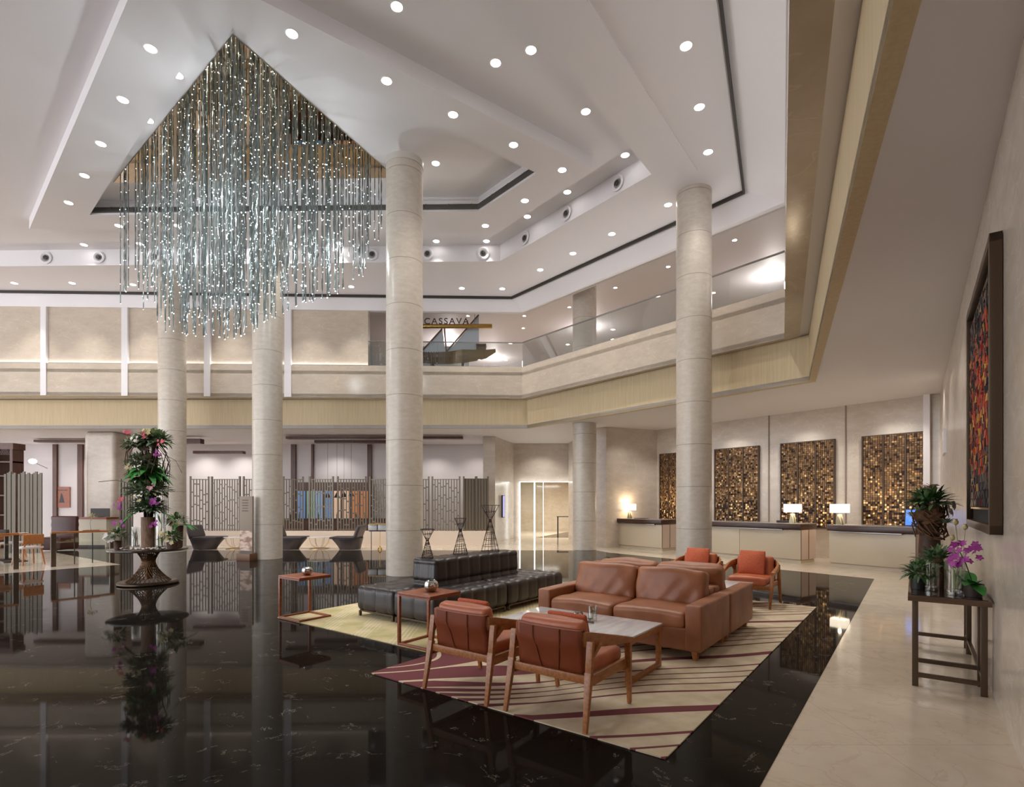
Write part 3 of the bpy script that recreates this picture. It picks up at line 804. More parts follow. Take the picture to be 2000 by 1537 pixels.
# wire hourglass sculptures standing on the backrest's tray
WIRE = mat('blackened_wire', s(44, 34, 30), .5, .6)
def hourglass(u, v, h, r0, r1, waist, lab, n=14):
    t = thing('wire_sculpture', lab, 'sculpture', R(u, v, RZ+.8065), RU, 'wire hourglass sculptures')
    b = B()
    for k in range(n):
        a = 2*PI*k/n; a2 = a+.5
        zw = h*waist
        b.tube([(r0*math.cos(a), r0*math.sin(a), .004), (.018*math.cos(a2), .018*math.sin(a2), zw), (r1*math.cos(a2+.4), r1*math.sin(a2+.4), h)], .0035, 4)
    def hoop(r, z, tl=0): b.tube([(r*math.cos(2*PI*i/20), r*math.sin(2*PI*i/20), z+tl*math.cos(2*PI*i/20)) for i in range(21)], .004, 4)
    hoop(r0, .006); hoop(r1, h-.002)
    for k in range(1, 5): hoop(r0*(1-k/5.4)+.01, h*waist*k/5.2, .012)
    hoop(r1*.55, h*(waist+(1-waist)*.55), .008); hoop(.02, h*waist)
    b.obj('wire_cage', WIRE, t, angle=0)
hourglass(2.20, 4.36, .42, .085, .10, .62, 'smallest wire hourglass sculpture on the black sofa backrest, beside the round column')
hourglass(2.92, 4.38, .56, .115, .09, .66, 'mid sized wire hourglass sculpture in the middle of the black sofa backrest')
hourglass(3.62, 4.36, .76, .15, .155, .68, 'tallest wire hourglass sculpture with a wide funnel top on the black sofa backrest')

# C-shaped walnut side tables: local x along u, y along v; legs at the +v side
def make_c():
    t = thing('side_table', '', 'side table')
    b = B(); b.box((0, 0, .58), (.49, .52, .022), bev=.002); b.obj('tabletop', WAL, t)
    for sx in (-1, 1):
        b = B(); b.box((sx*.229, .244, .295), (.032, .032, .55), bev=.002); b.obj('leg', WAL, t)
    b = B()
    for sx in (-1, 1): b.box((sx*.229, 0, .012), (.032, .52, .024), bev=.002)
    b.box((0, -.244, .012), (.43, .032, .024), bev=.002); b.box((0, .244, .012), (.43, .032, .024), bev=.002)
    b.obj('base_frame', WAL, t)
    b = B()
    for sx in (-1, 1): b.box((sx*.229, 0, .56), (.03, .50, .02))
    for sy in (-1, 1): b.box((0, sy*.24, .56), (.46, .03, .02))
    b.obj('top_frame', WAL, t, angle=0)
    return t
c = make_c(); c.location = R(1.06, 5.62, RZ); c.rotation_euler = (0, 0, RU)
c['label'] = 'walnut C-shaped side table alone on the pointed end of the yellow rug'
dup(c, R(1.08, 3.18, RZ), RU, 'walnut C-shaped side table between the black sofa and the tan armchairs')
dup(c, R(5.05, 3.02, RZ), RU, 'walnut C-shaped side table half hidden behind the brown sofas')
def bowl(u, v, r, lab):
    b = B(); b.lathe([(0, .004), (r*.5, 0), (r*.86, r*.32), (r, r*.8), (r*.88, r*1.25), (r*.55, r*1.5), (r*.5, r*1.46), (r*.8, r*1.2), (r*.9, r*.8), (r*.5, r*.1), (0, r*.08)], 28)
    tag(b.obj('silver_bowl', CHR, loc=R(u, v, RZ+.5915)), lab, 'bowl')
bowl(1.07, 5.58, .075, 'round mirrored silver bowl on the walnut table at the point of the yellow rug')
bowl(1.10, 3.17, .085, 'round mirrored silver bowl on the walnut table beside the tan armchairs')
t = thing('tealight_jar', 'small green glass jar on the walnut table behind the brown sofas', 'jar', R(5.12, 3.0, RZ+.5915))
b = B(); b.lathe([(0, 0), (.045, 0), (.055, .05), (.045, .085), (.038, .085), (.046, .05), (.036, .01), (0, .01)], 20); b.obj('jar', mat('green_glass', s(60, 86, 70), .1), t)
b = B(); b.lathe([(0, .012), (.033, .012), (.033, .05), (0, .05)], 14); b.obj('wax', CW, t)

# things on the coffee tables
GRN = [mat('leaf_%d' % i, s(*q), .45, c2=s(*q2), scale=8) for i, (q, q2) in enumerate((((48, 82, 42), (84, 122, 64)), ((92, 118, 90), (146, 164, 134)), ((62, 100, 58), (116, 146, 94)), ((146, 154, 110), (178, 180, 142)), ((36, 112, 42), (70, 150, 62))))]
def leaf(b, p, d, L, w, droop=.35, m=0, fold=.25, n=4):
    p = Vector(p); d = Vector(d).normalized()
    sd = d.cross(Vector((0, 0, 1)));  sd = sd.normalized() if sd.length > .05 else Vector((1, 0, 0))
    up = sd.cross(d); rows = []
    for i in range(n+1):
        q = i/n; c = p+d*L*q-Vector((0, 0, 1))*droop*L*q*q
        ww = w*math.sin(PI*min(.97, q*.92+.08))**.8/2 if i < n else .001
        rows.append((b.bm.verts.new(c-sd*ww+up*ww*fold), b.bm.verts.new(c), b.bm.verts.new(c+sd*ww+up*ww*fold)))
    for r1, r2 in zip(rows, rows[1:]):
        for k in (0, 1):
            f = b.bm.faces.new((r1[k], r1[k+1], r2[k+1], r2[k])); f.material_index = m; f.smooth = True
def rosette(b, p, r, n=18, m=0, w=.3, up=.5):
    for k in range(n):
        a = k*2.4; e = up*(1-k/n)+.15
        leaf(b, p, (math.cos(a), math.sin(a), e+.6*(1-k/n)), r*(.6+.4*k/n), r*w, .15, m, n=3)
def blob_leaves(b, c, rad, n, L, w, mats=(0,), rnd=random, droop=.3, zmin=-.4):
    c = Vector(c)
    for _ in range(n):
        a = rnd.uniform(0, 2*PI); z = rnd.uniform(zmin, 1); q = math.sqrt(max(0, 1-z*z))
        d = Vector((math.cos(a)*q, math.sin(a)*q, z)); k = rnd.uniform(.25, .8)
        pp = c+Vector((d.x*rad[0]*k, d.y*rad[1]*k, d.z*rad[2]*k))
        leaf(b, pp, d+Vector((rnd.uniform(-.4, .4), rnd.uniform(-.4, .4), rnd.uniform(-.1, .5))), L*rnd.uniform(.6, 1.2), w*rnd.uniform(.7, 1.2), droop, rnd.choice(mats), n=3)
def flower(b, c, r, m, n=5, face=(0, -1, .2)):
    z = Vector(face).normalized(); x = z.cross(Vector((0, 0, 1))).normalized(); y = z.cross(x)
    for k in range(n):
        a = 2*PI*k/n+.3; d = x*math.cos(a)+y*math.sin(a); sd = z.cross(d)
        c0 = Vector(c); v = [c0, c0+d*r*.55+sd*r*.36+z*r*.12, c0+d*r+z*r*.04, c0+d*r*.55-sd*r*.36+z*r*.12]
        f = b.bm.faces.new([b.bm.verts.new(q) for q in v]); f.material_index = m; f.smooth = True
VG = glass('vase_glass', (.97, .98, .97, 1), .05)
PEB = mat('white_pebbles', s(226, 220, 212), .6)
def gvase(loc, r, h, lab, pebbles=True, plant=None, grp=None, nm='glass_vase'):
    t = thing(nm, lab, 'vase', loc, group=grp)
    b = B(); b.lathe([(0, .001), (r, .001), (r, h), (r*.94, h), (r*.94, .012), (0, .012)], 24); b.obj('glass', VG, t)
    if pebbles:
        b = B(); rr = random.Random(int(h*1000))
        for _ in range(26):
            a = rr.uniform(0, 6.28); q = r*.7*math.sqrt(rr.random()); e = r*.2
            b.rbox((q*math.cos(a), q*math.sin(a), .014+e*rr.uniform(.5, 1.6)), (e*1.3, e*1.1, e*.9), e*.44, (1, 1, 1))
        b.obj('pebbles', PEB, t)
    if plant:
        b = B(); plant(b); b.obj('plant', GRN, t, angle=0)
    return t
TZ = RZ+.421
gvase(R(1.53, 1.34, TZ), .045, .15, 'small glass vase holding a green sprig on the near marble coffee table', False, lambda b: (b.tube([(0, 0, .015), (.004, .003, .13)], .004, 5, m=3), blob_leaves(b, (0, 0, .09), (.018, .018, .045), 16, .035, .016, (0, 2))))
t = thing('succulent_pot', 'round silvery pot of succulents on the marble coffee table', 'plant', R(1.52, 1.50, TZ))
b = B(); b.lathe([(0, 0), (.035, 0), (.055, .03), (.05, .065), (.04, .065), (.04, .05), (0, .05)], 20); b.obj('pot', CHR, t)
b = B(); rosette(b, (0, 0, .05), .05, 14, 1); b.obj('rosette', GRN, t, angle=0)
t = thing('succulent_cluster', 'low grey green succulents with driftwood beside the small vase on the marble table', 'plant', R(1.46, 1.36, TZ))
b = B(); rosette(b, (.03, .03, .012), .05, 16, 1); rosette(b, (-.04, -.02, .01), .045, 14, 2); b.obj('rosette', GRN, t, angle=0)
b = B(); b.tube([(-.10, -.05, .012), (-.03, -.08, .02), (.05, -.10, .014)], .012, 6); b.obj('driftwood', mat('driftwood', s(120, 108, 100), .8), t)
gvase(R(4.75, 1.15, TZ), .045, .15, 'glass vase with a green sprig on the far coffee table before the orange pillows', False, lambda b: (b.tube([(0, 0, .015), (.004, .003, .13)], .004, 5, m=3), blob_leaves(b, (0, 0, .08), (.018, .018, .05), 16, .035, .016, (0, 2))))
# ================================================================== reception
CRM = mat('cream_lacquer', s(206, 192, 168), .35); TOP = mat('dark_walnut_top', s(62, 38, 28), .3, c2=s(80, 50, 36), scale=4, stretch=(1, 8, 8)); GRT = mat('grey_stone_top', s(150, 140, 134), .2)
SIDE = mat('rosy_marble', s(206, 184, 168), .25)
ca, cb = P(1207.8, 1069, 0), P(1789.2, 1121.2, 0)
CD = (cb-ca).normalized(); CN = Vector((-CD.y, CD.x, 0)); CN = CN if CN.y > 0 else -CN     # towards the wall
CROT = math.atan2(CD.y, CD.x)
def counter(p0, L, lab, W=.78):
    t = thing('reception_desk', lab, 'reception desk', p0, CROT)
    b = B(); b.box((L/2, W/2, .045), (L-.06, W-.06, .09)); b.obj('plinth', CRM, t, angle=0)
    b = B(); b.box((L/2, W/2, .50), (L, W, .80)); b.obj('body', SIDE, t, angle=0)
    n = max(1, round(L/1.6))
    for k in range(n):
        b = B(); b.box((L*(k+.5)/n, -.006, .50), (L/n-.012, .012, .78), bev=.002); b.obj('front_panel', CRM, t)
    b = B(); b.box((L/2, W/2-.03, .985), (L+.03, W+.1, .13), bev=.003); b.obj('dark_edge', TOP, t)
    b = B(); b.box((L/2, W/2-.03, 1.06), (L+.04, W+.11, .022), bev=.003); b.obj('counter_top', GRT, t)
    b = B(); b.box((L*.46, -.07, .895), (L*.82, .06, .028), bev=.004); b.obj('bag_rail', M['steel'], t)
    b = B(); b.box((L+.004, W/2, .5), (.01, .012, .8)); b.box((L, -.008, .5), (.014, .014, .8)); b.obj('edge_trim', M['bronze'], t, angle=0)
    return t
def onc(x):                          # distance along the counters' front line seen at column x
    k = (x-1000)/F; return (k*ca.y-ca.x)/(CD.x-k*CD.y)
s1a, s1b, s2a, s2b, s3a, s3b = onc(1207.8), onc(1293.5), onc(1345), onc(1565), onc(1619.4), onc(1789.2)
counter(ca+CD*s1a, s1b-s1a, 'cream reception desk with one lamp, beside the end wall and partly behind the column')
counter(ca+CD*s2a, s2b-s2a, 'long cream reception desk emerging from behind the column')
counter(ca+CD*s3a, s3b-s3a, 'cream reception desk beside the flower console, carrying a tablet')
LS = mat('lit_shade', s(255, 244, 224), .6, emit=(1, .86, .66, 1), es=2.6)
CER = mat('celadon_facets', s(150, 146, 118), .25, .3); CERW = mat('ivory_facets', s(226, 216, 190), .3)
def tlamp(p, lab):
    t = thing('table_lamp', lab, 'lamp', p, CROT, None)
    b = B(); v = [(-.075, -.06, 0), (.075, -.06, 0), (.075, .06, 0), (-.075, .06, 0)]; w = [(-.04, -.035, .26), (.04, -.035, .26), (.04, .035, .26), (-.04, .035, .26)]
    b.face(v[::-1], 0); b.face(w, 0)
    for i in range(4):
        j = (i+1) % 4
        b.face([v[i], v[j], w[i]], 0); b.face([v[j], w[j], w[i]], 1)
    b.obj('base', [CER, CERW], t, angle=0)
    b = B(); b.tube([(0, 0, .25), (0, 0, .34)], .012, 8); b.obj('stem', M['steel'], t)
    b = B(); a, c_, z0, z1 = .19, .12, .30, .52
    q = [(-a, -c_), (a, -c_), (a, c_), (-a, c_)]
    b.prism(q, z0, z1, 0, holes=[[(x*.97, y*.95) for x, y in q]]); o = b.obj('lamp_shade', LS, t, angle=0)
    lamp('POINT', (0, 0, .42), 4, color=(1, .78, .5), parent=t, shadow_soft_size=.04)
    lamp('POINT', (0, 0, .62), 3, color=(1, .78, .5), parent=t, shadow_soft_size=.04)
CT = Vector((0, 0, 1.072))
def onct(x, dep): 
    k = (x-1000)/F; q = ca+CN*dep; return q+CD*((k*q.y-q.x)/(CD.x-k*CD.y))+CT
tlamp(onct(1230, .26), 'lit table lamp with boxy white shade on the desk by the end wall')
tlamp(onct(1548, .35), 'lit table lamp with boxy white shade at the end of the long middle desk')
tlamp(onct(1640, .35), 'lit table lamp with boxy white shade on the desk carrying the tablet')
def monitor(p, lab, rot, screen, sz=(.34, .24), tilt=.25, nm='tablet'):
    t = thing(nm, lab, nm if nm != 'monitor' else 'monitor', p, rot)
    Mx = Matrix.Rotation(tilt, 4, 'X')
    b = B(); b.box((0, 0, sz[1]/2+.012), (sz[0], .014, sz[1]), bev=.003, M=Mx); b.obj('body', M['dark'], t)
    b = B(); b.box((0, -.0085, sz[1]/2+.012), (sz[0]-.025, .002, sz[1]-.03), M=Mx); b.obj('screen', screen, t, angle=0)
    b = B(); b.box((0, .06, .006), (.12, .16, .012)); b.bar((0, .05, .005), (0, .0, .10), .04, .01); b.obj('stand', M['dark'], t, angle=0)
scr = mat('blue_screen', s(60, 110, 210), .2, c2=s(150, 180, 235), scale=3, lo=.45, hi=.55); scr.node_tree.nodes['Principled BSDF'].inputs['Emission Color'].default_value = s(80, 130, 230); scr.node_tree.nodes['Principled BSDF'].inputs['Emission Strength'].default_value = .7
monitor(onct(1782, .30), 'tilted tablet with glowing blue screen on the desk beside the flower console', CROT+.15, scr, (.30, .40), -.22)
p = onct(1532, .4); b = B(); b.box((0, 0, .03), (.36, .2, .06), bev=.01); tag(b.obj('desk_tray', M['dark'], loc=p, rot=CROT), 'black box on the long middle desk beside its lamp', 'box')
p = onct(1252, .32); b = B(); b.box((0, 0, .008), (.42, .3, .016), bev=.003); tag(b.obj('leather_folder', M['dark'], loc=p, rot=CROT), 'dark flat folder on the desk beside the end wall lamp', 'folder')

# gilded mosaic panels on the reception wall
TB = mat('bronze_tile', s(124, 96, 70), .38, .85); TG = mat('gold_tile', s(206, 168, 116), .28, .9); TDK = mat('dark_tile', s(58, 42, 36), .45, .6); TM = mat('copper_tile', s(160, 124, 86), .32, .9)
FRM = mat('panel_frame_bronze', s(84, 66, 52), .4, .6)
rrot = math.atan2(-rd.y, -rd.x)     # local x runs from far to near along the wall, local -y faces the hall
rr = random.Random(3)
def mosaic(xa, xb, zb, zt, lab):
    ta, tb = recx(xa), recx(xb); L = ta-tb
    p = K+rd*ta+rn*.012
    t = thing('mosaic_panel', lab, 'wall panel', p+Vector((0, 0, zb)), rrot); Hh = zt-zb
    b = B(); b.box((L/2, -.015, Hh/2), (L, .03, Hh))
    for k in range(4): b.box((L*k/3, -.035, Hh/2), (.035, .07, Hh))
    for z in (0, Hh): b.box((L/2, -.035, z), (L+.035, .07, .03))
    b.obj('frame', FRM, t, angle=0)
    nc = 8; w = (L/3-.05)/nc; nr = int(Hh/.058); h = Hh/nr
    for k in range(3):
        b = B()
        for i in range(nc):
            for j in range(nr):
                f = j/nr; q = rr.random()
                m_ = (1 if q < .25 else 3 if q < .42 else 2 if q < .72 else 0) if f < .3 else (1 if q < .10 else 3 if q < .48 else 2 if q < .58 else 0) if f < .68 else (3 if q < .22 else 2 if q < .34 else 0)
                x = L*k/3+.025+w*(i+.5); z = h*(j+.5)
                b.box((x, -.04-rr.uniform(0, .016), z), (w*.84, .02, h*.84), rot=(rr.uniform(-.25, .25), 0, rr.uniform(-.2, .2)), m=m_)
        b.obj('tile_field', [TB, TG, TDK, TM], t, angle=0)
for xa, xb, lab in ((1291, 1343, 'gilded mosaic wall panel half hidden by the round column'), (1398, 1483, 'gilded mosaic wall panel just past the column, above the long middle desk'), (1527, 1631, 'gilded mosaic wall panel behind the two close table lamps'), (1686, 1816, 'gilded mosaic wall panel above the desk with the tablet')):
    mosaic(xa, xb, .9, 3.46, lab)

# the picture on the entrance wall
WROT = math.atan2(WD.y, WD.x)
t = thing('wall_picture', 'large square relief picture of red, gold and black chips in a bronze frame', 'picture', wall(-.39, .004, 1.37), WROT)
L, Hh, dp = 2.22, 2.24, .075
b = B()
for z in (.035, Hh-.035): b.box((L/2, dp/2, z), (L, dp, .07), bev=.004)
for x in (.035, L-.035): b.box((x, dp/2, Hh/2), (.07, dp, Hh), bev=.004)
b.obj('frame', M['bronze'], t)
b = B(); b.box((L/2, .012, Hh/2), (L-.1, .02, Hh-.1)); b.obj('backing', mat('charcoal_felt', s(46, 44, 46), .8), t, angle=0)
BR = mat('brass', s(196, 160, 92), .25, 1)
b = B()
for z in (.19, Hh-.19): b.box((L/2, .03, z), (L-.36, .04, .018))
for x in (.19, L-.19): b.box((x, .03, Hh/2), (.018, .04, Hh-.36))
b.obj('brass_slip', BR, t, angle=0)
cols = [mat('chip_%d' % i, s(*c_), .4) for i, c_ in enumerate(((48, 48, 52), (150, 40, 26), (198, 74, 34), (216, 164, 70), (28, 20, 22), (96, 24, 26)))]
b = B(); nx, nz = 40, 26
for i in range(nx):
    for j in range(nz):
        fx, fz = (i+.5)/nx, (j+.5)/nz
        q = 1-max(abs(fx-.5)*1.1, abs(fz-.52)*2.0)**1.5 + rr.uniform(-.35, .35)
        if q < .55 or fz < .16 or fz > .88: m_ = rr.choice((0, 0, 0, 4, 5) if rr.random() < .93 else (3,))
        else: m_ = rr.choice((1, 1, 2, 2, 5, 4, 3))
        b.box((.205+(L-.41)*fx, .032+rr.uniform(0, .018), .205+(Hh-.41)*fz), ((L-.41)/nx*.92, .022, (Hh-.41)/nz*.94), rot=(rr.uniform(-.15, .15), 0, rr.uniform(-.15, .15)), m=m_)
b.obj('chip_field', cols, t, angle=0)

# console table against that wall
t = thing('console_table', 'narrow bronze console table carrying flowers under the large square picture', 'console table', wall(.16, .0, 0), WROT)
L, Wd = 2.0, .56
b = B(); b.box((L/2, Wd/2+.012, .775), (L, Wd, .05), bev=.004); b.obj('tabletop', mat('bronze_lacquer', s(98, 76, 60), .12, .4), t)
b = B(); b.box((L/2, Wd/2+.012, .8015), (L-.05, Wd-.05, .005)); b.obj('glass_inlay', mat('smoked_glass', s(40, 32, 28), .05), t, angle=0)
for x in (.06, .36, L-.36, L-.06):
    for y in (.06, Wd-.04):
        b = B(); b.box((x, y, .375), (.045, .045, .75), bev=.003); b.obj('leg', M['bronze'], t)
for x in (.06, .36, L-.36, L-.06):
    b = B(); b.box((x, Wd/2+.01, .10 if x in (.06, L-.06) else .16), (.035, Wd-.13, .035)); b.obj('stretcher', M['bronze'], t, angle=0)
b = B(); b.box((L/2, .06, .14), (L-.15, .03, .03)); b.obj('back_rail', M['bronze'], t, angle=0)

PK = [mat('petal_%d' % i, s(*c_), .55) for i, c_ in enumerate(((206, 92, 104), (158, 44, 140), (232, 222, 214), (218, 160, 166), (196, 180, 130)))]
MOSS = mat('root_fibre', s(86, 58, 38), .9, c2=s(112, 80, 52), scale=12)
FM = GRN+PK
CZ = .805
rg = random.Random(11)
t = thing('flower_arrangement', 'tall brown vase wrapped in roots with spiky plants on the bronze console', 'flower arrangement', wall(1.28, .40, CZ), WROT)
b = B(); b.lathe([(0, 0), (.085, 0), (.095, .3), (.08, .58), (.06, .6), (.05, .55), (0, .5)], 20); b.obj('vase', mat('brown_bark', s(62, 36, 26), .6, c2=s(84, 52, 36), scale=9), t)
b = B()
for k in range(34):
    a = rg.uniform(0, 6.28); r0 = rg.uniform(.06, .12); z0 = rg.uniform(.52, .78)
    pts = [Vector((r0*math.cos(a+q*1.3)*(1+q*.22), r0*math.sin(a+q*1.3)*(1+q*.22), z0+.10*math.sin(q*2+a)+rg.uniform(-.02, .02))) for q in (0, .5, 1, 1.5, 2)]
    b.tube(pts, .007, 5)
b.rbox((0, 0, .68), (.24, .24, .22), .1, (3, 3, 3), lambda p, nm: .02*math.sin(p.x*60)*math.sin(p.y*55+p.z*70))
b.obj('root_ball', MOSS, t)
b = B(); blob_leaves(b, (0, 0, .80), (.18, .18, .15), 240, .14, .04, (0, 2, 0), rg, zmin=-.1)
for a, z in ((2.6, .72), (1.2, .66), (4.2, .60), (5.4, .72), (.2, .78)): rosette(b, (.15*math.cos(a), .15*math.sin(a), z), .14, 26, 1, .13)
b.obj('foliage', FM, t, angle=0)
b = B()
for k in range(9): flower(b, (rg.uniform(-.07, .07), rg.uniform(-.07, .07), .93+rg.uniform(0, .06)), .045, 8, 5, (rg.uniform(-.5, .5), rg.uniform(-1, 0), .9))
for k in range(7): flower(b, (.05+rg.uniform(-.06, .06), -.16+rg.uniform(-.05, .05), .74+rg.uniform(-.05, .05)), .05, 7, 5, (-.3, -1, .2))
b.obj('blossoms', FM, t, angle=0)
def pl1(b):
    for k in range(14): leaf(b, (rg.uniform(-.03, .03), rg.uniform(-.03, .03), .05), (rg.uniform(-.3, .3), rg.uniform(-.3, .3), 1), rg.uniform(.12, .26), .02, .05, 3)
gvase(wall(.40, .24, CZ), .075, .30, 'clear glass cylinder with white pebbles and grass at the front of the bronze console', True, pl1)
gvase(wall(.60, .40, CZ), .06, .25, 'slimmer glass cylinder behind the pebble vase on the bronze console', True, pl1)
t = thing('orchid_plant', 'broad leaved orchid with magenta blossoms on the bronze console beside the wall', 'orchid', wall(.36, .12, CZ), WROT)
b = B(); b.lathe([(0, 0), (.06, 0), (.075, .11), (.065, .11), (.05, .02), (0, .02)], 18); b.obj('pot', mat('dark_pot', s(52, 40, 34), .5), t)
b = B()
for a, e, l_ in ((3.15, .5, .34), (3.3, .1, .30), (2.85, .35, .26), (.15, .6, .34), (.5, .3, .30), (1.2, .8, .2)): leaf(b, (0, 0, .1), (math.cos(a), math.sin(a), e), l_, .10, .28, 4, .2, 6)
b.tube([(0, 0, .1), (-.02, .05, .28), (-.1, .1, .40)], .005, 5, m=0); b.obj('leaves', FM, t, angle=0)
b = B()
for k in range(30): flower(b, (-.08+rg.uniform(-.12, .12), .06+rg.uniform(-.10, .10), .36+rg.uniform(-.09, .10)), .034, 6, 5, (rg.uniform(-1, 0), rg.uniform(-.2, .6), .3))
b.obj('blossoms', FM, t, angle=0)
t = thing('air_plant', 'spiky grey green air plant on driftwood in the middle of the bronze console', 'plant', wall(.96, .34, CZ), WROT)
b = B(); b.lathe([(0, 0), (.07, 0), (.06, .2), (.03, .28), (0, .28)], 14); b.obj('driftwood', MOSS, t)
b = B(); rosette(b, (0, 0, .27), .24, 22, 3, .13, .7); rosette(b, (.10, .05, .2), .18, 20, 1, .13); blob_leaves(b, (.0, .02, .24), (.20, .18, .16), 160, .11, .035, (0, 1, 2), rg); b.obj('foliage', FM, t, angle=0)
b = B(); flower(b, (-.1, .09, .22), .04, 9, 6, (-1, .3, .3)); b.obj('blossoms', FM, t, angle=0)
t = thing('potted_plant', 'bushy dark green potted plant on the open corner of the bronze console', 'plant', wall(.62, .50, CZ), WROT)
b = B(); b.lathe([(0, 0), (.055, 0), (.06, .1), (.05, .1), (.04, .02), (0, .02)], 16); b.obj('pot', mat('dark_pot2', s(40, 36, 34), .5), t)
b = B(); blob_leaves(b, (0, 0, .15), (.14, .13, .12), 240, .08, .03, (0, 1, 2), rg); b.obj('foliage', FM, t, angle=0)
t = thing('poppy_stems', 'pair of dry poppy heads on thin stems rising behind the magenta orchid', 'dried flowers', wall(.92, .17, CZ), WROT)
b = B(); b.lathe([(0, 0), (.05, 0), (.05, .16), (.04, .16), (.04, .02), (0, .02)], 14); b.obj('pot', mat('dark_pot3', s(46, 34, 30), .5), t)
b = B()
for dx, dy, z in ((.02, -.03, .55), (.10, .06, .44), (-.2, .05, .60)):
    b.tube([(0, 0, .1), (dx*.5, dy*.5, z*.6), (dx, dy, z)], .004, 5, m=3); b.lathe([(0, -.025), (.02, -.01), (.024, .01), (.012, .03), (.018, .036), (0, .036)], 10, (dx, dy, z+.02), m=9)
b.obj('stems', FM, t)
# ================================================================== flower table on the black floor
FTX, FTY = -7.28, 10.87
t = thing('round_table', 'round table on a woven bronze hourglass base carrying the tall flower display', 'table', (FTX, FTY, .003))
TT = mat('dark_wood_top', s(58, 44, 36), .15)
b = B(); b.lathe([(0, .665), (.66, .665), (.70, .68), (.70, .705), (.685, .712), (0, .712)], 56); b.obj('tabletop', TT, t)
LAT = mat('woven_bronze', s(104, 76, 52), .3, .8)
b = B()
def hr(z): 
    q = min(1, z/.64); return .115+.30*max(0, 1-q/.66)**1.7+.11*max(0, (q-.66)/.34)**1.6
for sg in (-1, 1):
    for k in range(30):
        a0 = 2*PI*k/30
        b.tube([(hr(z)*math.cos(a0+sg*z*1.9), hr(z)*math.sin(a0+sg*z*1.9), .03+z) for z in [i*.635/14 for i in range(15)]], .0065, 4, cap=False)
b.lathe([(.07, .10), (.07, .6)], 20)
b.obj('woven_base', LAT, t, angle=0)
b = B(); b.lathe([(0, 0), (.50, 0), (.53, .02), (.53, .045), (.49, .07), (.40, .055), (0, .05)], 48); b.obj('base_ring', M['bronze'], t)
TZ2 = .003+.7125
def ft(px, dy, z=0):                 # spot on the table: image column and depth offset from its centre
    Y = FTY+dy; return Vector(((px-1000)*Y/F, Y, TZ2+z))
rg = random.Random(21)
BARK = mat('birch_bark', s(112, 84, 66), .7, c2=s(150, 118, 96), scale=7, stretch=(6, 6, 1))
t = thing('flower_arrangement', 'towering flower display of foliage, roses and orchids in a bark vase on the round table', 'flower arrangement', ft(289, -.05))
b = B(); b.lathe([(0, 0), (.115, 0), (.12, .62), (.10, .62), (.10, .5), (0, .5)], 24); b.obj('vase', BARK, t)
b = B()
for k in range(12):
    a = rg.uniform(0, 6.28); r0 = rg.uniform(.05, .16)
    b.tube([(r0*.5*math.cos(a), r0*.5*math.sin(a), .5), (r0*math.cos(a+.5), r0*math.sin(a+.5), 1.1), (r0*1.2*math.cos(a+.9), r0*1.2*math.sin(a+.9), 1.7), (r0*1.5*math.cos(a+1.2), r0*1.5*math.sin(a+1.2), 2.15)], .016, 6)
for k in range(14):
    a = rg.uniform(0, 6.28)
    b.tube([(.2*math.cos(a), .2*math.sin(a), 1.2), (.38*math.cos(a), .38*math.sin(a), 1.5+rg.uniform(-.1, .3)), (.36*math.cos(a+.3), .36*math.sin(a+.3), 1.9), (.2*math.cos(a+.5), .2*math.sin(a+.5), 2.1)], .007, 5)
b.tube([(-.2, .1, 1.25), (-.7, .1, 1.36), (-1.1, .15, 1.33)], .006, 5); b.tube([(.25, 0, 1.9), (.55, 0, 1.75), (.65, .05, 1.5)], .004, 4)
for k in range(5): b.tube([(.3+.02*k, .05*k-.1, 1.7), (.36, .04*k-.1, 1.1), (.30+.015*k, .03*k-.05, .3+.1*k)], .006, 4)
b.obj('branches', mat('twigs', s(70, 48, 36), .8), t)
b = B()
blob_leaves(b, (0, 0, .82), (.36, .36, .24), 520, .15, .06, (0, 2, 1, 1), rg)
blob_leaves(b, (0, 0, 1.14), (.46, .44, .22), 560, .14, .06, (1, 3, 1, 2), rg)
blob_leaves(b, (0, 0, 1.42), (.34, .34, .26), 380, .15, .07, (4, 0, 2), rg)
blob_leaves(b, (-.08, 0, 1.72), (.36, .34, .18), 340, .13, .06, (1, 0, 3, 1), rg)
blob_leaves(b, (.12, 0, 2.14), (.34, .32, .24), 520, .13, .06, (1, 3, 2, 1), rg)
blob_leaves(b, (-.18, -.05, 2.05), (.28, .26, .18), 280, .13, .06, (1, 3, 2), rg)
for k in range(46):
    a = rg.uniform(0, 6.28); leaf(b, (.12*math.cos(a), .12*math.sin(a), 1.5+rg.uniform(-.05, .1)), (math.cos(a), math.sin(a), rg.uniform(-.1, .5)), rg.uniform(.3, .42), .12, .55, rg.choice((4, 4, 0)), .2, 6)
for k in range(6):
    a = rg.uniform(0, 6.28); leaf(b, (.12*math.cos(a), .12*math.sin(a), .72), (math.cos(a), math.sin(a), .1), .45, .07, .7, 4, .2, 6)
b.obj('foliage', FM, t, angle=0)
b = B()
for x, z, m_, n in ((-.26, 2.28, 5, 7), (.12, 2.20, 5, 6), (.42, 2.06, 5, 5), (.36, 1.86, 6, 6), (-.34, .98, 5, 5), (.28, .92, 6, 8), (-.40, .84, 6, 7), (-.42, .52, 6, 6), (.28, .50, 6, 5), (0, 1.0, 9, 6), (-.2, 1.62, 9, 6), (.16, 2.32, 9, 6), (.2, 1.22, 8, 5), (-.1, 2.15, 7, 4)):
    for _ in range(n): flower(b, (x+rg.uniform(-.07, .07), -.24+rg.uniform(-.08, .05), z+rg.uniform(-.06, .06)), rg.uniform(.03, .05), m_, 5, (rg.uniform(-.5, .5), -1, rg.uniform(0, .6)))
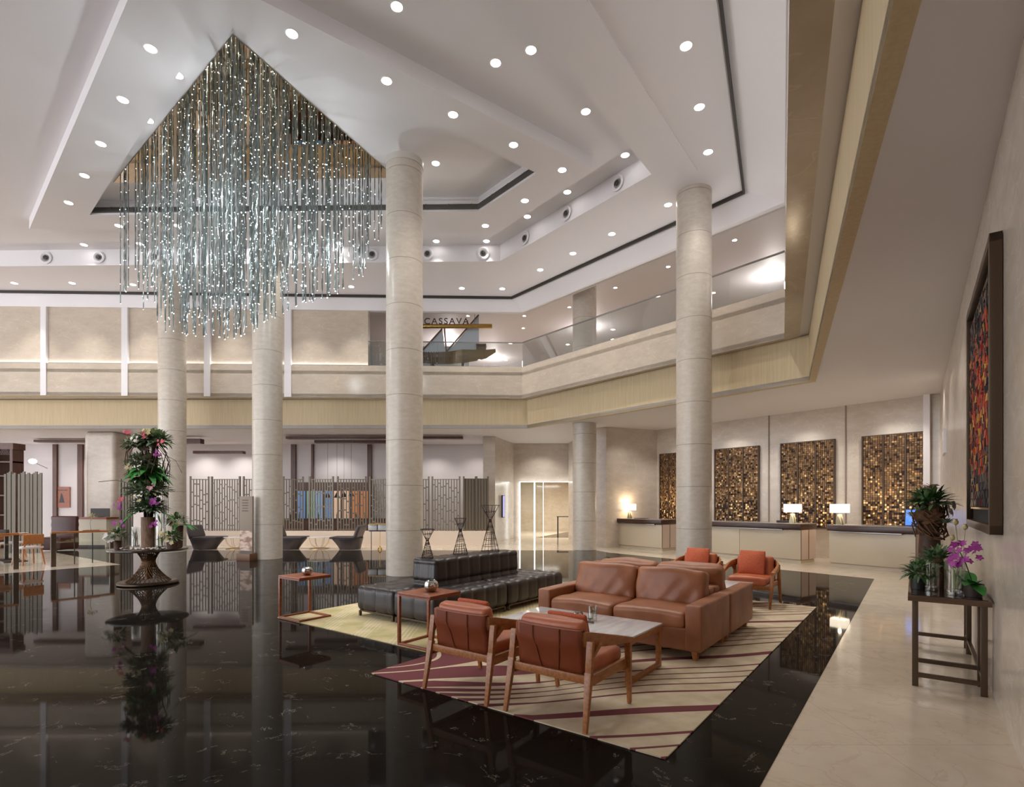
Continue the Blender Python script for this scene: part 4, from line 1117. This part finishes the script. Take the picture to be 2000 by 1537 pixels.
b.obj('blossoms', FM, t, angle=0)
def grass_in(b):
    for k in range(10): leaf(b, (rg.uniform(-.04, .04), rg.uniform(-.04, .04), .04), (rg.uniform(-.2, .2), rg.uniform(-.2, .2), 1), rg.uniform(.2, .4), .02, .03, 3)
gvase(ft(313, .02), .10, .80, 'tall clear glass cylinder beside the bark vase on the round table', True, grass_in)
gvase(ft(266, .12), .085, .42, 'shorter clear glass cylinder between the bark vase and the white orchid pot', True, grass_in)
def pot(p, r, h, lab, fr, flowers, nm='potted_plant', drop=0):
    t = thing(nm, lab, 'plant', p)
    b = B(); b.lathe([(0, 0), (r*.85, 0), (r, h), (r*.85, h), (r*.8, h*.7), (0, h*.7)], 18); b.obj('pot', mat('pot_bark', s(74, 50, 38), .7, c2=s(96, 68, 52), scale=9), t)
    b = B(); blob_leaves(b, (0, 0, h+fr*.5), (fr, fr, fr*.7), 150, .11, .04, (1, 0, 2, 3), rg)
    for k in range(drop): a = rg.uniform(-1.2, .6); leaf(b, (0, 0, h), (math.cos(a), math.sin(a), .4), .42, .07, .6, 4, .2, 6)
    b.obj('foliage', FM, t, angle=0)
    b = B()
    for _ in range(9): flower(b, (rg.uniform(-fr, fr)*.7, -fr*.6+rg.uniform(-.05, .05), h+rg.uniform(0, fr)), .05, flowers, 5, (rg.uniform(-.5, .5), -1, .3))
    b.obj('blossoms', FM, t, angle=0)
    return t
pot(ft(230, -.18), .07, .16, 'small dark pot with white orchids on the edge of the round table', .22, 7)
pot(ft(336, -.22), .10, .13, 'low bark bowl of mixed succulents before the tall brown pot on the round table', .20, 9)
pot(ft(347, .30), .105, .44, 'tall brown bark pot with arching green leaves on the round table', .22, 9, drop=10)
b = B()
for k in range(60):
    a = rg.uniform(0, 6.28); q = rg.uniform(.15, .5); 
    b.rbox((q*math.cos(a), q*math.sin(a)*.8-.05, .012), (.045, .04, .024), .012, (1, 1, 1))
o = b.obj('pebbles', PEB, loc=(FTX, FTY, TZ2)); tag(o, 'white pebbles strewn over the round table top', 'pebbles'); o['kind'] = 'stuff'

# ================================================================== lounge in front of the screens
SC_M = mat('taupe_screen', s(122, 112, 98), .45, .2)
rs_ = random.Random(5)
def lattice(x0, x1, Y, z0, z1, lab, yaw=0, solid=False, grp='pierced screens on the low wall'):
    p, q = PY(x0, YH, Y), PY(x1, YH, Y); w = (q.x-p.x); hh = z1-z0
    t = thing('lattice_screen', lab, 'screen', ((p.x+q.x)/2, Y, z0), yaw, grp); w /= math.cos(yaw)
    for sx in (-1, 1):
        b = B(); b.box((sx*w/2, 0, hh/2), (.055, .07, hh)); b.obj('post', SC_M, t, angle=0)
    b = B(); sp = .098; n = max(2, int(w/sp)); sp = w/n
    for k in range(1, n): b.box((-w/2+k*sp, 0, hh/2-.05), (.04 if not solid else .07, .03, hh-.1))
    if solid: b.box((0, .02, hh/2-.03), (w, .01, hh-.1))
    b.box((0, 0, hh-.12), (w, .032, .03)); b.box((0, 0, .06), (w, .032, .03))
    if not solid:
        for k in range(n):
            z = .2+rs_.uniform(0, .3)
            while z < hh-.25:
                b.box((-w/2+(k+.5)*sp, 0, z), (sp, .028, .05)); z += rs_.uniform(.32, .62)
    b.obj('lattice', SC_M, t, angle=0)
    return t
Zs0, Zs1 = .56, 2.66
for x0, x1, yw, lab in ((375, 405, .3, 'pierced taupe screen close beside the column behind the flower table'), (412, 470, -.12, 'pierced taupe screen behind the standing sign board'), (478, 545, .12, 'pierced taupe screen hidden mostly by the thick column with the sign board'), (556, 590, .25, 'narrow pierced taupe screen next to the column with the sign board'), (604, 651, -.1, 'pierced taupe screen above the small white table between two grey chairs'), (661, 714, .1, 'pierced taupe screen above the grey chair facing the entrance wall'), (722, 775, -.1, 'pierced taupe screen behind the serving cart'), (784, 837, .1, 'pierced taupe screen mostly hidden behind the column nearest the black sofa'), (844, 898, -.1, 'pierced taupe screen behind the smallest wire sculpture')):
    lattice(x0, x1, 20.95, Zs0, Zs1, lab, yw)
lattice(906, 929, 20.95, Zs0, Zs1, 'closed ribbed taupe screen before the middle wire sculpture', .2, True)
lattice(931, 953, 20.95, Zs0, Zs1, 'closed ribbed taupe screen at the end of the low wall towards the lift lobby', .2, True)
GREYL = mat('charcoal_shell', s(82, 74, 76), .42); GREYD = mat('charcoal_seat', s(62, 55, 57), .6)
def lounge(px, rot, lab):
    t = thing('lounge_chair', lab, 'lounge chair', PY(px, YH, 19.25).xy.to_3d(), rot, 'sculpted lounge chairs')
    # shell: prow-like lower body, local x forward
    secs = ((0, .30, .34, .0), (.10, .36, .40, .02), (.24, .47, .46, .03), (.385, .60, .53, .05)); b = B(); rings = []
    for z, fx, hy, bx in secs:
        ring = []
        for k in range(28):
            a = 2*PI*k/28; cx, sy = math.cos(a), math.sin(a)
            x = (fx if cx > 0 else .40+z*.22)*abs(cx)**.8*(1 if cx > 0 else -1); y = hy*abs(sy)**.75*(1 if sy > 0 else -1)*(1-.35*max(0, cx)**2)
            ring.append(b.bm.verts.new((x, y, z)))
        rings.append(ring)
    for r1, r2 in zip(rings, rings[1:]):
        for k in range(28): b.bm.faces.new((r1[k], r1[(k+1) % 28], r2[(k+1) % 28], r2[k]))
    b.bm.faces.new(rings[0][::-1]); b.bm.faces.new(rings[-1]); b.obj('shell', GREYL, t)
    b = B(); b.rbox((.08, 0, .41), (.98, .84, .07), .033, (6, 6, 1), lambda p, nm: -.10*max(0, p.x)*abs(p.y)*(1-abs(nm.z))); b.obj('seat_pad', GREYD, t)
    b = B(); Mx = Matrix.Translation((-.40, 0, .63)) @ Matrix.Rotation(-.32, 4, 'Y')
    b.rbox((0, 0, 0), (.13, .92, .46), .06, (2, 8, 5), lambda p, nm: -.22*max(0, p.z)*abs(nm.y)*.5, M=Mx); b.obj('backrest', GREYL, t)
lounge(404, 0, 'charcoal lounge chair nearest the tall flower display')
lounge(566, 0, 'charcoal lounge chair half hidden by the column with the sign board')
lounge(681, PI, 'charcoal lounge chair turned towards the column with the sign board')
def ctab(px, lab):
    t = thing('round_side_table', lab, 'side table', PY(px, YH, 19.35).xy.to_3d())
    b = B(); b.lathe([(0, .405), (.42, .405), (.43, .415), (.42, .425), (0, .425)], 36); b.obj('tabletop', CW, t)
    b = B()
    for k in range(4):
        a = PI*k/4; b.tube([(.38*math.cos(a)*q, .38*math.sin(a)*q, .40-.37*(1-q*q)**.5) for q in [i/8 for i in range(-8, 9)]], .005, 5)
    b.tube([(.34*math.cos(i*PI/12), .34*math.sin(i*PI/12), .012) for i in range(25)], .008, 5)
    b.obj('wire_base', BR, t)
ctab(462, 'white topped wire table beside the sign board and the chair by the flowers'); ctab(624, 'white topped wire table between the two charcoal chairs by the column')
# standing sign board leaning beside the column
t = thing('sign_board', 'tall taupe sign board with a wooden foot standing before the thick column', 'sign', PY(482, YH, 15.3).xy.to_3d()+Vector((0, 0, .003)), -.25)
b = B(); b.box((0, 0, .1), (.44, .3, .2), bev=.006); b.obj('foot', mat('brown_foot', s(104, 68, 42), .4), t)
b = B(); b.box((0, 0, 1.0), (.42, .06, 1.62), bev=.004); b.obj('board', mat('taupe_board', s(138, 122, 104), .5), t)
b = B(); b.box((0, -.032, .55), (.40, .004, .58)); b.obj('picture', mat('brown_photo', s(150, 116, 96), .5, c2=s(214, 190, 172), scale=4, lo=.42, hi=.55, stretch=(1, 1, 3)), t, angle=0)
b = B(); b.box((0, -.033, .245), (.40, .004, .07)); b.obj('footer_band', mat('slate_band', s(92, 92, 88), .5), t, angle=0)
b = B()
for k, w in enumerate((.20, .20, .19, .18, .21)): b.box((-.03, -.032, 1.70-k*.075), (w, .004, .022))
b.obj('lettering', mat('sign_ink', s(92, 80, 70), .6), t, angle=0)
# serving cart
t = thing('serving_cart', 'slim stand with white trays partly behind the column nearest the black sofa', 'cart', PY(742, YH, 18.95).xy.to_3d())
b = B(); b.box((0, 0, .66), (.66, .4, .03)); b.obj('shelf', M['dark'], t, angle=0)
for x in (-.22, .12):
    b = B(); b.box((x, 0, .78), (.3, .34, .2), bev=.01); b.obj('tray', CW, t)
b = B(); b.box((0, 0, .90), (.68, .42, .025)); b.obj('top', BR, t, angle=0)
for x in (-.3, .3): 
    b = B(); b.box((x, 0, .45), (.02, .02, .9)); b.obj('leg', M['dark'], t, angle=0)
b = B(); b.tube([(0, 0, .02), (0, 0, .65)], .01, 6); b.lathe([(0, 0), (.08, 0), (.06, .06), (.03, .1), (0, .14)], 12); b.obj('post', BR, t)
# slim info display on the lobby's side wall
b = B(); b.box((0, 0, 0), (.24, .06, .96), bev=.004); o = b.obj('info_display', M['dark'], loc=PY(979, 989, 23.4)+Vector((.08, -.12, 0)), rot=1.2)
tag(o, 'slim upright info display with violet screen above the tallest wire sculpture', 'display')
sv = mat('violet_screen', s(130, 130, 190), .2, emit=s(130, 130, 200), es=.6)
b = B(); b.box((0, -.032, 0), (.19, .003, .9)); b.obj('screen', sv, o, angle=0)
# lobby console in the lift hall
t = thing('hall_console', 'thin legged dark console inside the lift lobby', 'console', PY(1108, YH, 28.5).xy.to_3d())
b = B(); b.box((0, 0, .93), (1.1, .35, .04)); b.obj('tabletop', M['dark'], t, angle=0)
for x in (-.5, .5):
    b = B(); b.box((x, 0, .46), (.05, .3, .92)); b.obj('leg', M['dark'], t, angle=0)

# ================================================================== restaurant on the far side
t = thing('host_desk', 'pale host desk with dark wooden top before the timber posts', 'desk', (-15.85, 20.35, 0))
b = B(); b.box((0, 0, .52), (1.8, .7, 1.04)); b.obj('body', mat('pale_green_lacquer', s(216, 204, 182), .35), t, angle=0)
b = B(); b.box((0, 0, 1.07), (1.86, .76, .06)); b.obj('top', M['walnut'], t, angle=0)
b = B(); b.box((0, -.01, .04), (1.7, .7, .08)); b.obj('plinth', M['dark'], t, angle=0)
monitor((-15.4, 20.3, 1.1), 'black monitor seen from behind on the pale host desk', 0, M['dark'], (.72, .32), 0, 'monitor')
t = thing('menu_board', 'square copper coloured board with a dark sail emblem between the timber posts', 'board', PY(121, 971, 25.56))
b = B(); b.box((0, 0, 0), (.76, .04, .98)); b.obj('board', M['walnut'], t, angle=0)
b = B(); b.face([(-.12, -.024, -.26), (.14, -.024, -.26), (.04, -.024, .12), (-.02, -.024, .2)]); b.box((0, -.022, .33), (.52, .004, .03)); b.obj('emblem', M['dark'], t, angle=0)
t = thing('banquette', 'high backed oxblood leather banquette beside the pale host desk', 'bench', (-15.6, 18.6, .006), 0)
OX = mat('oxblood_leather', s(78, 36, 30), .35)
b = B(); b.rbox((0, 0, .25), (.9, .8, .42), .05, (3, 3, 2)); b.obj('seat', OX, t)
b = B(); b.rbox((0, .34, .62), (.9, .16, 1.1), .05, (3, 2, 8), lambda p, nm: -.015*math.exp(-((((p.z+.02)/.27) % 1-.5)*.27/.03)**2)); b.obj('backrest', OX, t)
for px, lab, yw in ((20, 'tall ribbed taupe screen farthest from the host desk', .2), (47, 'tall ribbed taupe screen between its two neighbours behind the dining table', .2), (71, 'tall ribbed taupe screen nearest the oxblood banquette', .2)):
    p = PY(px, YH, 17.6); t = thing('ribbed_screen', lab, 'screen', (p.x, 17.6, .006), yw, 'ribbed screens behind the dining table')
    b = B()
    for k in range(5): b.box((-.13+.065*k, .02*(k % 2), 1.28+.02*(k % 3)), (.062, .05, 2.56+.04*(k % 3)))
    b.obj('slats', mat('olive_taupe', s(92, 84, 72), .35, .4), t, angle=0)
p = PY(245, YH, 20.6)
lattice(236, 257, 20.6, .02, 2.55, 'closed ribbed taupe screen behind the tall flower display', .1, True, 'free standing ribbed screen')
t = thing('display_cabinet', 'dark timber display cabinet with fretwork towering over the ribbed screens', 'cabinet', (PY(8, YH, 19.6).x, 19.6, 0))
b = B(); b.box((0, 0, 3.66), (1.1, .5, .22)); b.obj('cornice', M['wood'], t, angle=0)
for x in (-.5, -.02, .46):
    b = B(); b.box((x, 0, 1.78), (.10, .45, 3.56)); b.obj('post', M['wood'], t, angle=0)
for z in (.5, 1.2, 1.9, 2.6, 3.1):
    b = B(); b.box((0, 0, z), (1.02, .42, .05)); b.obj('shelf', M['wood'], t, angle=0)
b = B()
for k in range(7):
    for sg in (-1, 1): b.bar((.02+.06*k, -.2, 3.35), (.02+.06*k+sg*.2*.6, -.2, 3.55), .012, .012)
b.obj('fretwork', M['wood'], t, angle=0)
t = thing('wall_lamp', 'glowing white wall lamp on a thin arm fixed to the outer timber post', 'lamp', PY(93, 915, 25.05))
b = B(); b.tube([(0, 0, 0), (-.45, -.1, .24)], .012, 6); b.obj('arm', M['dark'], t)
b = B(); b.lathe([(0, -.1), (.12, -.06), (.16, .04), (.1, .12), (0, .14)], 16, (-.58, -.12, .30)); b.obj('lamp_shade', mat('lit_globe', s(255, 255, 255), .5, emit=(1, .98, 1, 1), es=3.5), t)
# dining table and chairs
def dtable(px, Y, lab, lay):
    p = PY(px, YH, Y); t = thing('dining_table', lab, 'table', (p.x, Y, .006), RU)
    b = B(); b.box((0, 0, .735), (.8, 1.5, .035), bev=.004); b.obj('tabletop', M['oak'], t)
    for y in (-.45, .45):
        b = B(); b.box((0, y, .36), (.08, .08, .71)); b.box((0, y, .012), (.5, .4, .024)); b.obj('pedestal', M['dark'], t, angle=0)
    return Vector((p.x, Y, .759))
dp1 = dtable(20, 15.2, 'oak dining table with plates beyond the glass rail', 0)
for k, (dx, dy, lab) in enumerate(((-.5, -.2, 'white plate on the dining table beside the black box'), (.25, .1, 'white plate on the dining table nearest the oxblood banquette'))):
    b = B(); b.lathe([(0, .004), (.08, 0), (.13, .018), (.125, .024), (.07, .008), (0, .01)], 20); tag(b.obj('plate', CW, loc=dp1+Vector((dx, dy, 0))), lab, 'plate', None)
b = B(); b.box((0, 0, .06), (.26, .16, .12), bev=.006); tag(b.obj('condiment_box', M['dark'], loc=dp1+Vector((-.18, -.05, 0)), rot=.3), 'small black condiment box on the dining table', 'box')
def dchair(x, Y, rot, lab):
    t = thing('dining_chair', lab, 'chair', (x, Y, .006), rot, 'oak dining chairs')
    b = B(); b.rbox((0, 0, .45), (.46, .48, .06), .025, (3, 3, 1)); b.obj('seat', mat('linen_seat', s(206, 190, 186), .8), t)
    b = B(); b.rbox((-.235, 0, .67), (.035, .46, .26), .016, (1, 4, 3), lambda p, nm: .0); b.obj('backrest', M['oak'], t)
    for sx in (-1, 1):
        for sy in (-1, 1):
            b = B(); b.bar((sx*.25, sy*.24, 0), (sx*.18, sy*.19, .43), .026, w2=.04); b.obj('leg', M['oak'], t)
    for sy in (-1, 1):
        b = B(); b.bar((-.2, sy*.19, .43), (-.23, sy*.17, .60), .03, .02); b.obj('back_post', M['oak'], t)
    return t
cp = PY(61, YH, 14.45)
dchair(cp.x+.1, cp.y-.2, RU+.25+PI/2, 'oak dining chair with linen seat seen from behind nearest the glass rail')
dchair(cp.x-.85, cp.y-.55, RU+1.2, 'oak dining chair beside its twin at the near side of the dining table')
dchair(cp.x-1.9, cp.y+1.5, RU-.6, 'oak dining chair on the far side of the dining table')
# glass rail with wooden handrail along the restaurant edge
def brail(pa, pb, lab, n):
    t = thing('glass_rail', lab, 'railing', pa, math.atan2(pb.y-pa.y, pb.x-pa.x)); L = (pb-pa).length
    for x in (.03, L-.03):
        b = B(); b.box((x, 0, .42), (.10, .07, .84)); b.obj('post', M['bronze'], t, angle=0)
    b = B(); b.box((L/2, 0, .865), (L+.04, .11, .05), bev=.006); b.obj('handrail', M['oak'], t)
    for k in range(n):
        w = (L-.16)/n; b = B(); b.box((.08+w*(k+.5), 0, .43), (w-.02, .012, .78)); b.obj('glass_pane', M['glass'], t, angle=0)
    for k in range(1, n):
        w = (L-.16)/n; b = B(); b.box((.08+w*k, 0, .43), (.02, .02, .8)); b.obj('mullion', M['dark'], t, angle=0)
ra, rb_, rc = P(101, 1107.5, 0), P(221, 1098.5, 0), P(34, 1112, 0)
brail(ra, rb_, 'glass rail with oak handrail between the dining table and the flower table', 3)
brail(rc-UD*4, rc, 'glass rail with oak handrail at the picture edge beside the dining chairs', 4)
t = thing('bud_vase', 'dry yellow blossom on a thin stand on the oak handrail', 'flower', (ra+(rb_-ra)*.62)+Vector((0, 0, .891)), RU)
b = B(); b.box((0, 0, .008), (.36, .09, .016)); b.obj('stand', M['walnut'], t, angle=0)
b = B(); b.tube([(0, 0, .015), (-.02, 0, .2), (.02, 0, .34)], .006, 5, m=3); blob_leaves(b, (.03, 0, .38), (.12, .10, .07), 60, .07, .025, (9, 3), rg); b.obj('blossom', FM, t, angle=0)
# buffet, back bar and pendant lamps seen through the screens
t = thing('buffet_counter', 'dark buffet counter glimpsed through the pierced screens', 'counter', (-8.0, 24.2, 0))
b = B(); b.box((0, 0, .45), (5.6, .7, .9)); b.obj('body', M['wood'], t, angle=0)
b = B(); b.box((0, 0, .92), (5.7, .8, .05)); b.obj('top', M['dark'], t, angle=0)
t = thing('back_bar', 'lit back bar with bluish and amber panels behind the pierced screens', 'shelf', (-8.3, 25.35, 0))
b = B(); b.box((0, 0, 1.3), (3.4, .4, 2.6)); b.obj('body', M['wood'], t, angle=0)
pcs = [mat('bar_panel_%d' % i, s(*c_), .4, emit=s(*c_), es=.25) for i, c_ in enumerate(((96, 136, 190), (120, 160, 200), (196, 120, 70), (226, 190, 160), (120, 150, 130)))]
for k in range(8):
    b = B(); b.box((-1.45+.415*k, -.21, 1.55), (.34, .02, 1.3)); b.obj('panel', pcs[(0, 4, 1, 0, 3, 3, 2, 2)[k]], t, angle=0)
for k in range(9):
    b = B(); b.lathe([(0, 0), (.035, 0), (.035, .16), (.014, .22), (.014, .28), (0, .28)], 10)
    o = b.obj('bottle', mat('bottle_glass', s(70, 90, 60), .1) if k == 0 else bpy.data.materials['bottle_glass'], loc=(-9.9+.42*k, 24.2, .945)); tag(o, 'dark bottle standing on the buffet counter behind the screens', 'bottle', 'bottles on the buffet counter')
for px, py, lab in ((640, 972, 'black cone pendant lamp first in line behind the screens, over the white wire table'), (658, 972, 'black cone pendant lamp in the gap between two pierced screens'), (672, 971, 'black cone pendant lamp above the charcoal chair turned to the column'), (686, 969, 'black cone pendant lamp last in line above the charcoal chair')):
    p = PY(px, py, 23.2); t = thing('pendant_lamp', lab, 'lamp', p)
    b = B(); b.lathe([(.02, .22), (.13, 0), (.12, 0), (.015, .2)], 16); b.obj('lamp_shade', M['dark'], t)
    b = B(); b.tube([(0, 0, .2), (0, 0, ZS-p.z)], .006, 5); b.obj('cord', M['dark'], t)
    b = B(); b.lathe([(0, .01), (.05, .03), (.04, .07), (0, .08)], 12); b.obj('bulb', M['emit'], t)
# round air nozzles in the riser
b0 = thing('air_nozzle', 'round white air nozzle with dark throat in the ceiling riser', 'air nozzle', group='air nozzles in the ceiling riser')
b = B(); b.lathe([(.14, 0), (.185, -.01), (.19, -.03), (.15, -.045), (.11, -.02), (.10, .0)], 28); b.obj('ring', M['paint'], b0)
b = B(); b.lathe([(0, -.012), (.11, -.012)], 20, m=0); b.lathe([(.045, -.014), (.07, -.05), (.05, -.06), (0, -.06)], 20, m=1); b.obj('throat', [mat('nozzle_grey', s(150, 148, 148), .5), M['dark']], b0)
b0.rotation_mode = 'XYZ'
nd_ = Vector((qb.x-qa.x, qb.y-qa.y, 0)).normalized(); nrm2 = Vector((-nd_.y, nd_.x, 0)); nrm2 = nrm2 if nrm2.y > 0 else -nrm2
first = True
for i, (x, y) in enumerate(((91, 508), (194, 507), (302, 505), (617, 502), (727, 500), (835, 498), (944, 497), (1026, 471), (1107, 424), (1207, 369))):
    k = (x-1000)/F
    if x < 977: p0, d, nn = qb, Vector((-35.6, 17.6-qb.y, 0)), Vector((0, 1, 0))
    else: p0, d, nn = qb, qa-qb, nrm2
    tt = (k*p0.y-p0.x)/(d.x-k*d.y); q = p0+d*tt; zz = Z0+.24
    o = b0 if first else dup(b0, (0, 0, 0)); first = False
    o.location = Vector((q.x, q.y, zz))-nn*.012
    o.rotation_euler = (-nn).to_track_quat('-Z', 'Y').to_euler()

# ================================================================== dhow sculpture and sign on the upper floor
DH = mat('weathered_brass', s(120, 104, 66), .45, .4); SPAR = mat('spar_brown', s(110, 84, 66), .6)
YB = 21.6
t = thing('dhow_sculpture', 'model sailing dhow with slatted hull and pale sails behind the upper glass rail', 'sculpture', PY(880, YH, YB).xy.to_3d()+Vector((0, 0, 6.4)))
def bp(px, py): 
    q = PY(px, py, YB); return Vector((q.x-t.location.x, 0, q.z-6.4))
b = B(); hull = [(770, 672, 690), (800, 690, 702), (826, 692, 709), (850, 694, 711), (880, 692, 711), (905, 688, 709), (930, 688, 705), (950, 687, 700), (968, 684, 688)]
rows = []
for i, (px, y0, y1) in enumerate(hull):
    wd = .42*math.sin(PI*(i+.4)/(len(hull)+.2))**.6; top, bot = bp(px, y0), bp(px, y1)
    rows.append([b.bm.verts.new(q) for q in (top+Vector((0, -wd, 0)), (top+bot)/2+Vector((0, -wd*.8, 0)), bot, (top+bot)/2+Vector((0, wd*.8, 0)), top+Vector((0, wd, 0)))])
for r1, r2 in zip(rows, rows[1:]):
    for k in range(4): b.bm.faces.new((r1[k], r1[k+1], r2[k+1], r2[k]))
    b.bm.faces.new((r1[4], r1[0], r2[0], r2[4]))
b.obj('hull', DH, t)
b = B()
for k in range(22):
    px = 800+k*4.6; a = bp(px, 693); c_ = bp(px, 709); b.bar(a+Vector((0, -.46, 0)), c_+Vector((0, -.30, 0)), .03, .03)
b.obj('ribs', SPAR, t, angle=0)
b = B()
for (x0, y0, x1, y1) in ((868, 640, 872, 692), (913, 626, 912, 690)): b.tube([bp(x0, y0), bp(x1, y1)], .03, 6)
b.obj('masts', SPAR, t)
b = B()
for (x0, y0, x1, y1) in ((815, 697, 864, 643), (873, 687, 935, 616)): b.tube([bp(x0, y0)+Vector((0, -.06, 0)), bp(x1, y1)+Vector((0, -.06, 0))], .03, 6)
b.obj('yards', SPAR, t)
SL = mat('pale_sailcloth', s(196, 204, 212), .7)
for pts in (((822, 690), (864, 644), (870, 688), (846, 692)), ((876, 686), (935, 618), (936, 686), (905, 690))):
    b = B(); f = [bp(*q)+Vector((0, -.03, 0)) for q in pts]; g_ = [q+Vector((0, .02, 0)) for q in f]
    b.face(f); b.face(g_[::-1])
    for k in range(4): b.face([f[k], g_[k], g_[(k+1) % 4], f[(k+1) % 4]])
    b.obj('sail', SL, t, angle=0)
b = B(); q = bp(940, 680); b.box(q+Vector((0, 0, .1)), (.40, .4, .05)); b.box(q+Vector((0, 0, -.06)), (.32, .3, .2))
for sx in (-.17, .17): b.box(q+Vector((sx, 0, -.05)), (.03, .35, .32))
b.obj('deck_house', SPAR, t, angle=0)
b = B()
for px in (845, 905): q = bp(px, 711); b.box(Vector((q.x, 0, q.z/2)), (.10, .5, q.z))
b.obj('stand', M['dark'], t, angle=0)
p0, p1 = PY(815, 637, 21.2), PY(961, 638, 21.2)
t = thing('sign_beam', 'brass beam sign hung from a thin cable with grey letters standing on it', 'sign', p0)
b = B(); b.tube([(0, 0, 0), (p1.x-p0.x, 0, 0)], .085, 10); b.obj('beam', BR, t)
b = B(); b.tube([(PY(927, 637, 21.2).x-p0.x, 0, .05), (PY(927, 637, 21.2).x-p0.x, 0, 9.42-p0.z)], .008, 5); b.obj('cable', M['steel'], t)
cu = bpy.data.curves.new('sign_lettering', 'FONT'); cu.body = 'CASSAVA'; cu.size = .40; cu.extrude = .01; cu.space_character = 1.25; cu.offset = .003
tmp = bpy.data.objects.new('tmp', cu); COL.objects.link(tmp); bpy.context.view_layer.update()
me = bpy.data.meshes.new_from_object(tmp.evaluated_get(bpy.context.evaluated_depsgraph_get())); bpy.data.objects.remove(tmp)
xs = [v.co.x for v in me.vertices]; k = (PY(916, 0, 21.2).x-PY(829, 0, 21.2).x)/(max(xs)-min(xs)); x0 = min(xs)
for v in me.vertices: v.co = Vector(((v.co.x-x0)*k, v.co.z*1.0, v.co.y*k*.95))
me.materials.append(mat('sign_grey', s(84, 74, 74), .5)); o = bpy.data.objects.new('lettering', me); COL.objects.link(o); o.parent = t
o.location = (PY(829, 0, 21.2).x-p0.x, -.03, .075)
# ================================================================== chandelier of twisted strands
STR = mat('twisted_glass_metal', s(128, 136, 136), .34, .7)
SPK = mat('light_points', s(255, 255, 255), .3, emit=(.86, 1, .98, 1), es=6)
chn = thing('chandelier', 'huge triangular chandelier of hanging twisted silver strands with light points', 'chandelier', ((v1.x+v2.x+v3.x)/3, (v1.y+v2.y+v3.y)/3, Z3-.02))
rc_ = random.Random(17)
OUT = ((228, 596), (250, 612), (285, 640), (320, 650), (360, 656), (400, 660), (450, 664), (500, 645), (540, 622), (575, 602), (620, 588), (660, 575), (700, 560), (745, 552))
def outl(x):
    for (xa, ya), (xb, yb) in zip(OUT, OUT[1:]):
        if xa <= x <= xb: return ya+(yb-ya)*(x-xa)/(xb-xa)
    return 552
def strand(b, x, y, zb, zt, wdt, th):
    n = max(6, int((zt-zb)/.11)); ph = rc_.uniform(0, 6.28); tw = rc_.choice((-1, 1))*rc_.uniform(5, 9); prev = None
    for i in range(n+1):
        z = zb+(zt-zb)*i/n; a = ph+tw*(z-zb)
        ca_, sa_ = math.cos(a), math.sin(a); ring = []
        for u, w in ((-wdt, -th), (wdt, -th), (wdt, th), (-wdt, th)):
            ring.append(b.bm.verts.new((x+u*ca_-w*sa_, y+u*sa_+w*ca_, z)))
        if prev:
            for k in range(4): b.bm.faces.new((prev[k], prev[(k+1) % 4], ring[(k+1) % 4], ring[k]))
        else: b.bm.faces.new(ring[::-1])
        prev = ring
    b.bm.faces.new(prev)
    z = zb
    while z < zt-.1:                 # faceted light points clipped along the strand
        a = ph+tw*(z-zb)+rc_.choice((0, PI)); c = Vector((x+math.cos(a)*wdt*.9, y+math.sin(a)*wdt*.9, z)); r = rc_.choice((.008, .010, .012, .015))
        vs = [b.bm.verts.new(c+Vector(d)*r) for d in ((1, 0, 0), (0, 1, 0), (-1, 0, 0), (0, -1, 0), (0, 0, 1), (0, 0, -1))]
        for k in range(4):
            for e in (4, 5):
                q = (vs[k], vs[(k+1) % 4], vs[e]); f = b.bm.faces.new(q if e == 4 else q[::-1]); f.material_index = 1
        z += rc_.choice((.16, .3, .45, .7))*rc_.uniform(.7, 1.3)
pts = []
tries = 0
while len(pts) < 240 and tries < 20000:
    tries += 1
    a, c_ = rc_.random(), rc_.random()
    if a+c_ > 1: a, c_ = 1-a, 1-c_
    q = v1+(v2-v1)*a+(v3-v1)*c_
    ctr = chn.location; q = Vector((ctr.x+(q.x-ctr.x)*.97, ctr.y+(q.y-ctr.y)*.97, 0))
    px = 1000+q.x*F/q.y
    if px > 748: continue
    if any((q-p).length < .13 for p in pts): continue
    pts.append(q)
pts.sort(key=lambda p: p.y)
rest = B()
for i, q in enumerate(pts):
    px = 1000+q.x*F/q.y; yb = outl(px)-rc_.random()**1.5*110-(0 if rc_.random() < .8 else 60)
    zb = EYE+(YH-yb)*q.y/F; zb = max(zb, 4.55)
    big = i % 2 == 0 and i < 200
    b = B() if big else rest
    strand(b, q.x-chn.location.x, q.y-chn.location.y, zb-chn.location.z, -.002, rc_.choice((.011, .013, .017)), .006)
    if big: b.obj('strand', [STR, SPK], chn, angle=0)
o = rest.obj('strand_cluster', [STR, SPK], chn, angle=0); o['kind'] = 'stuff'
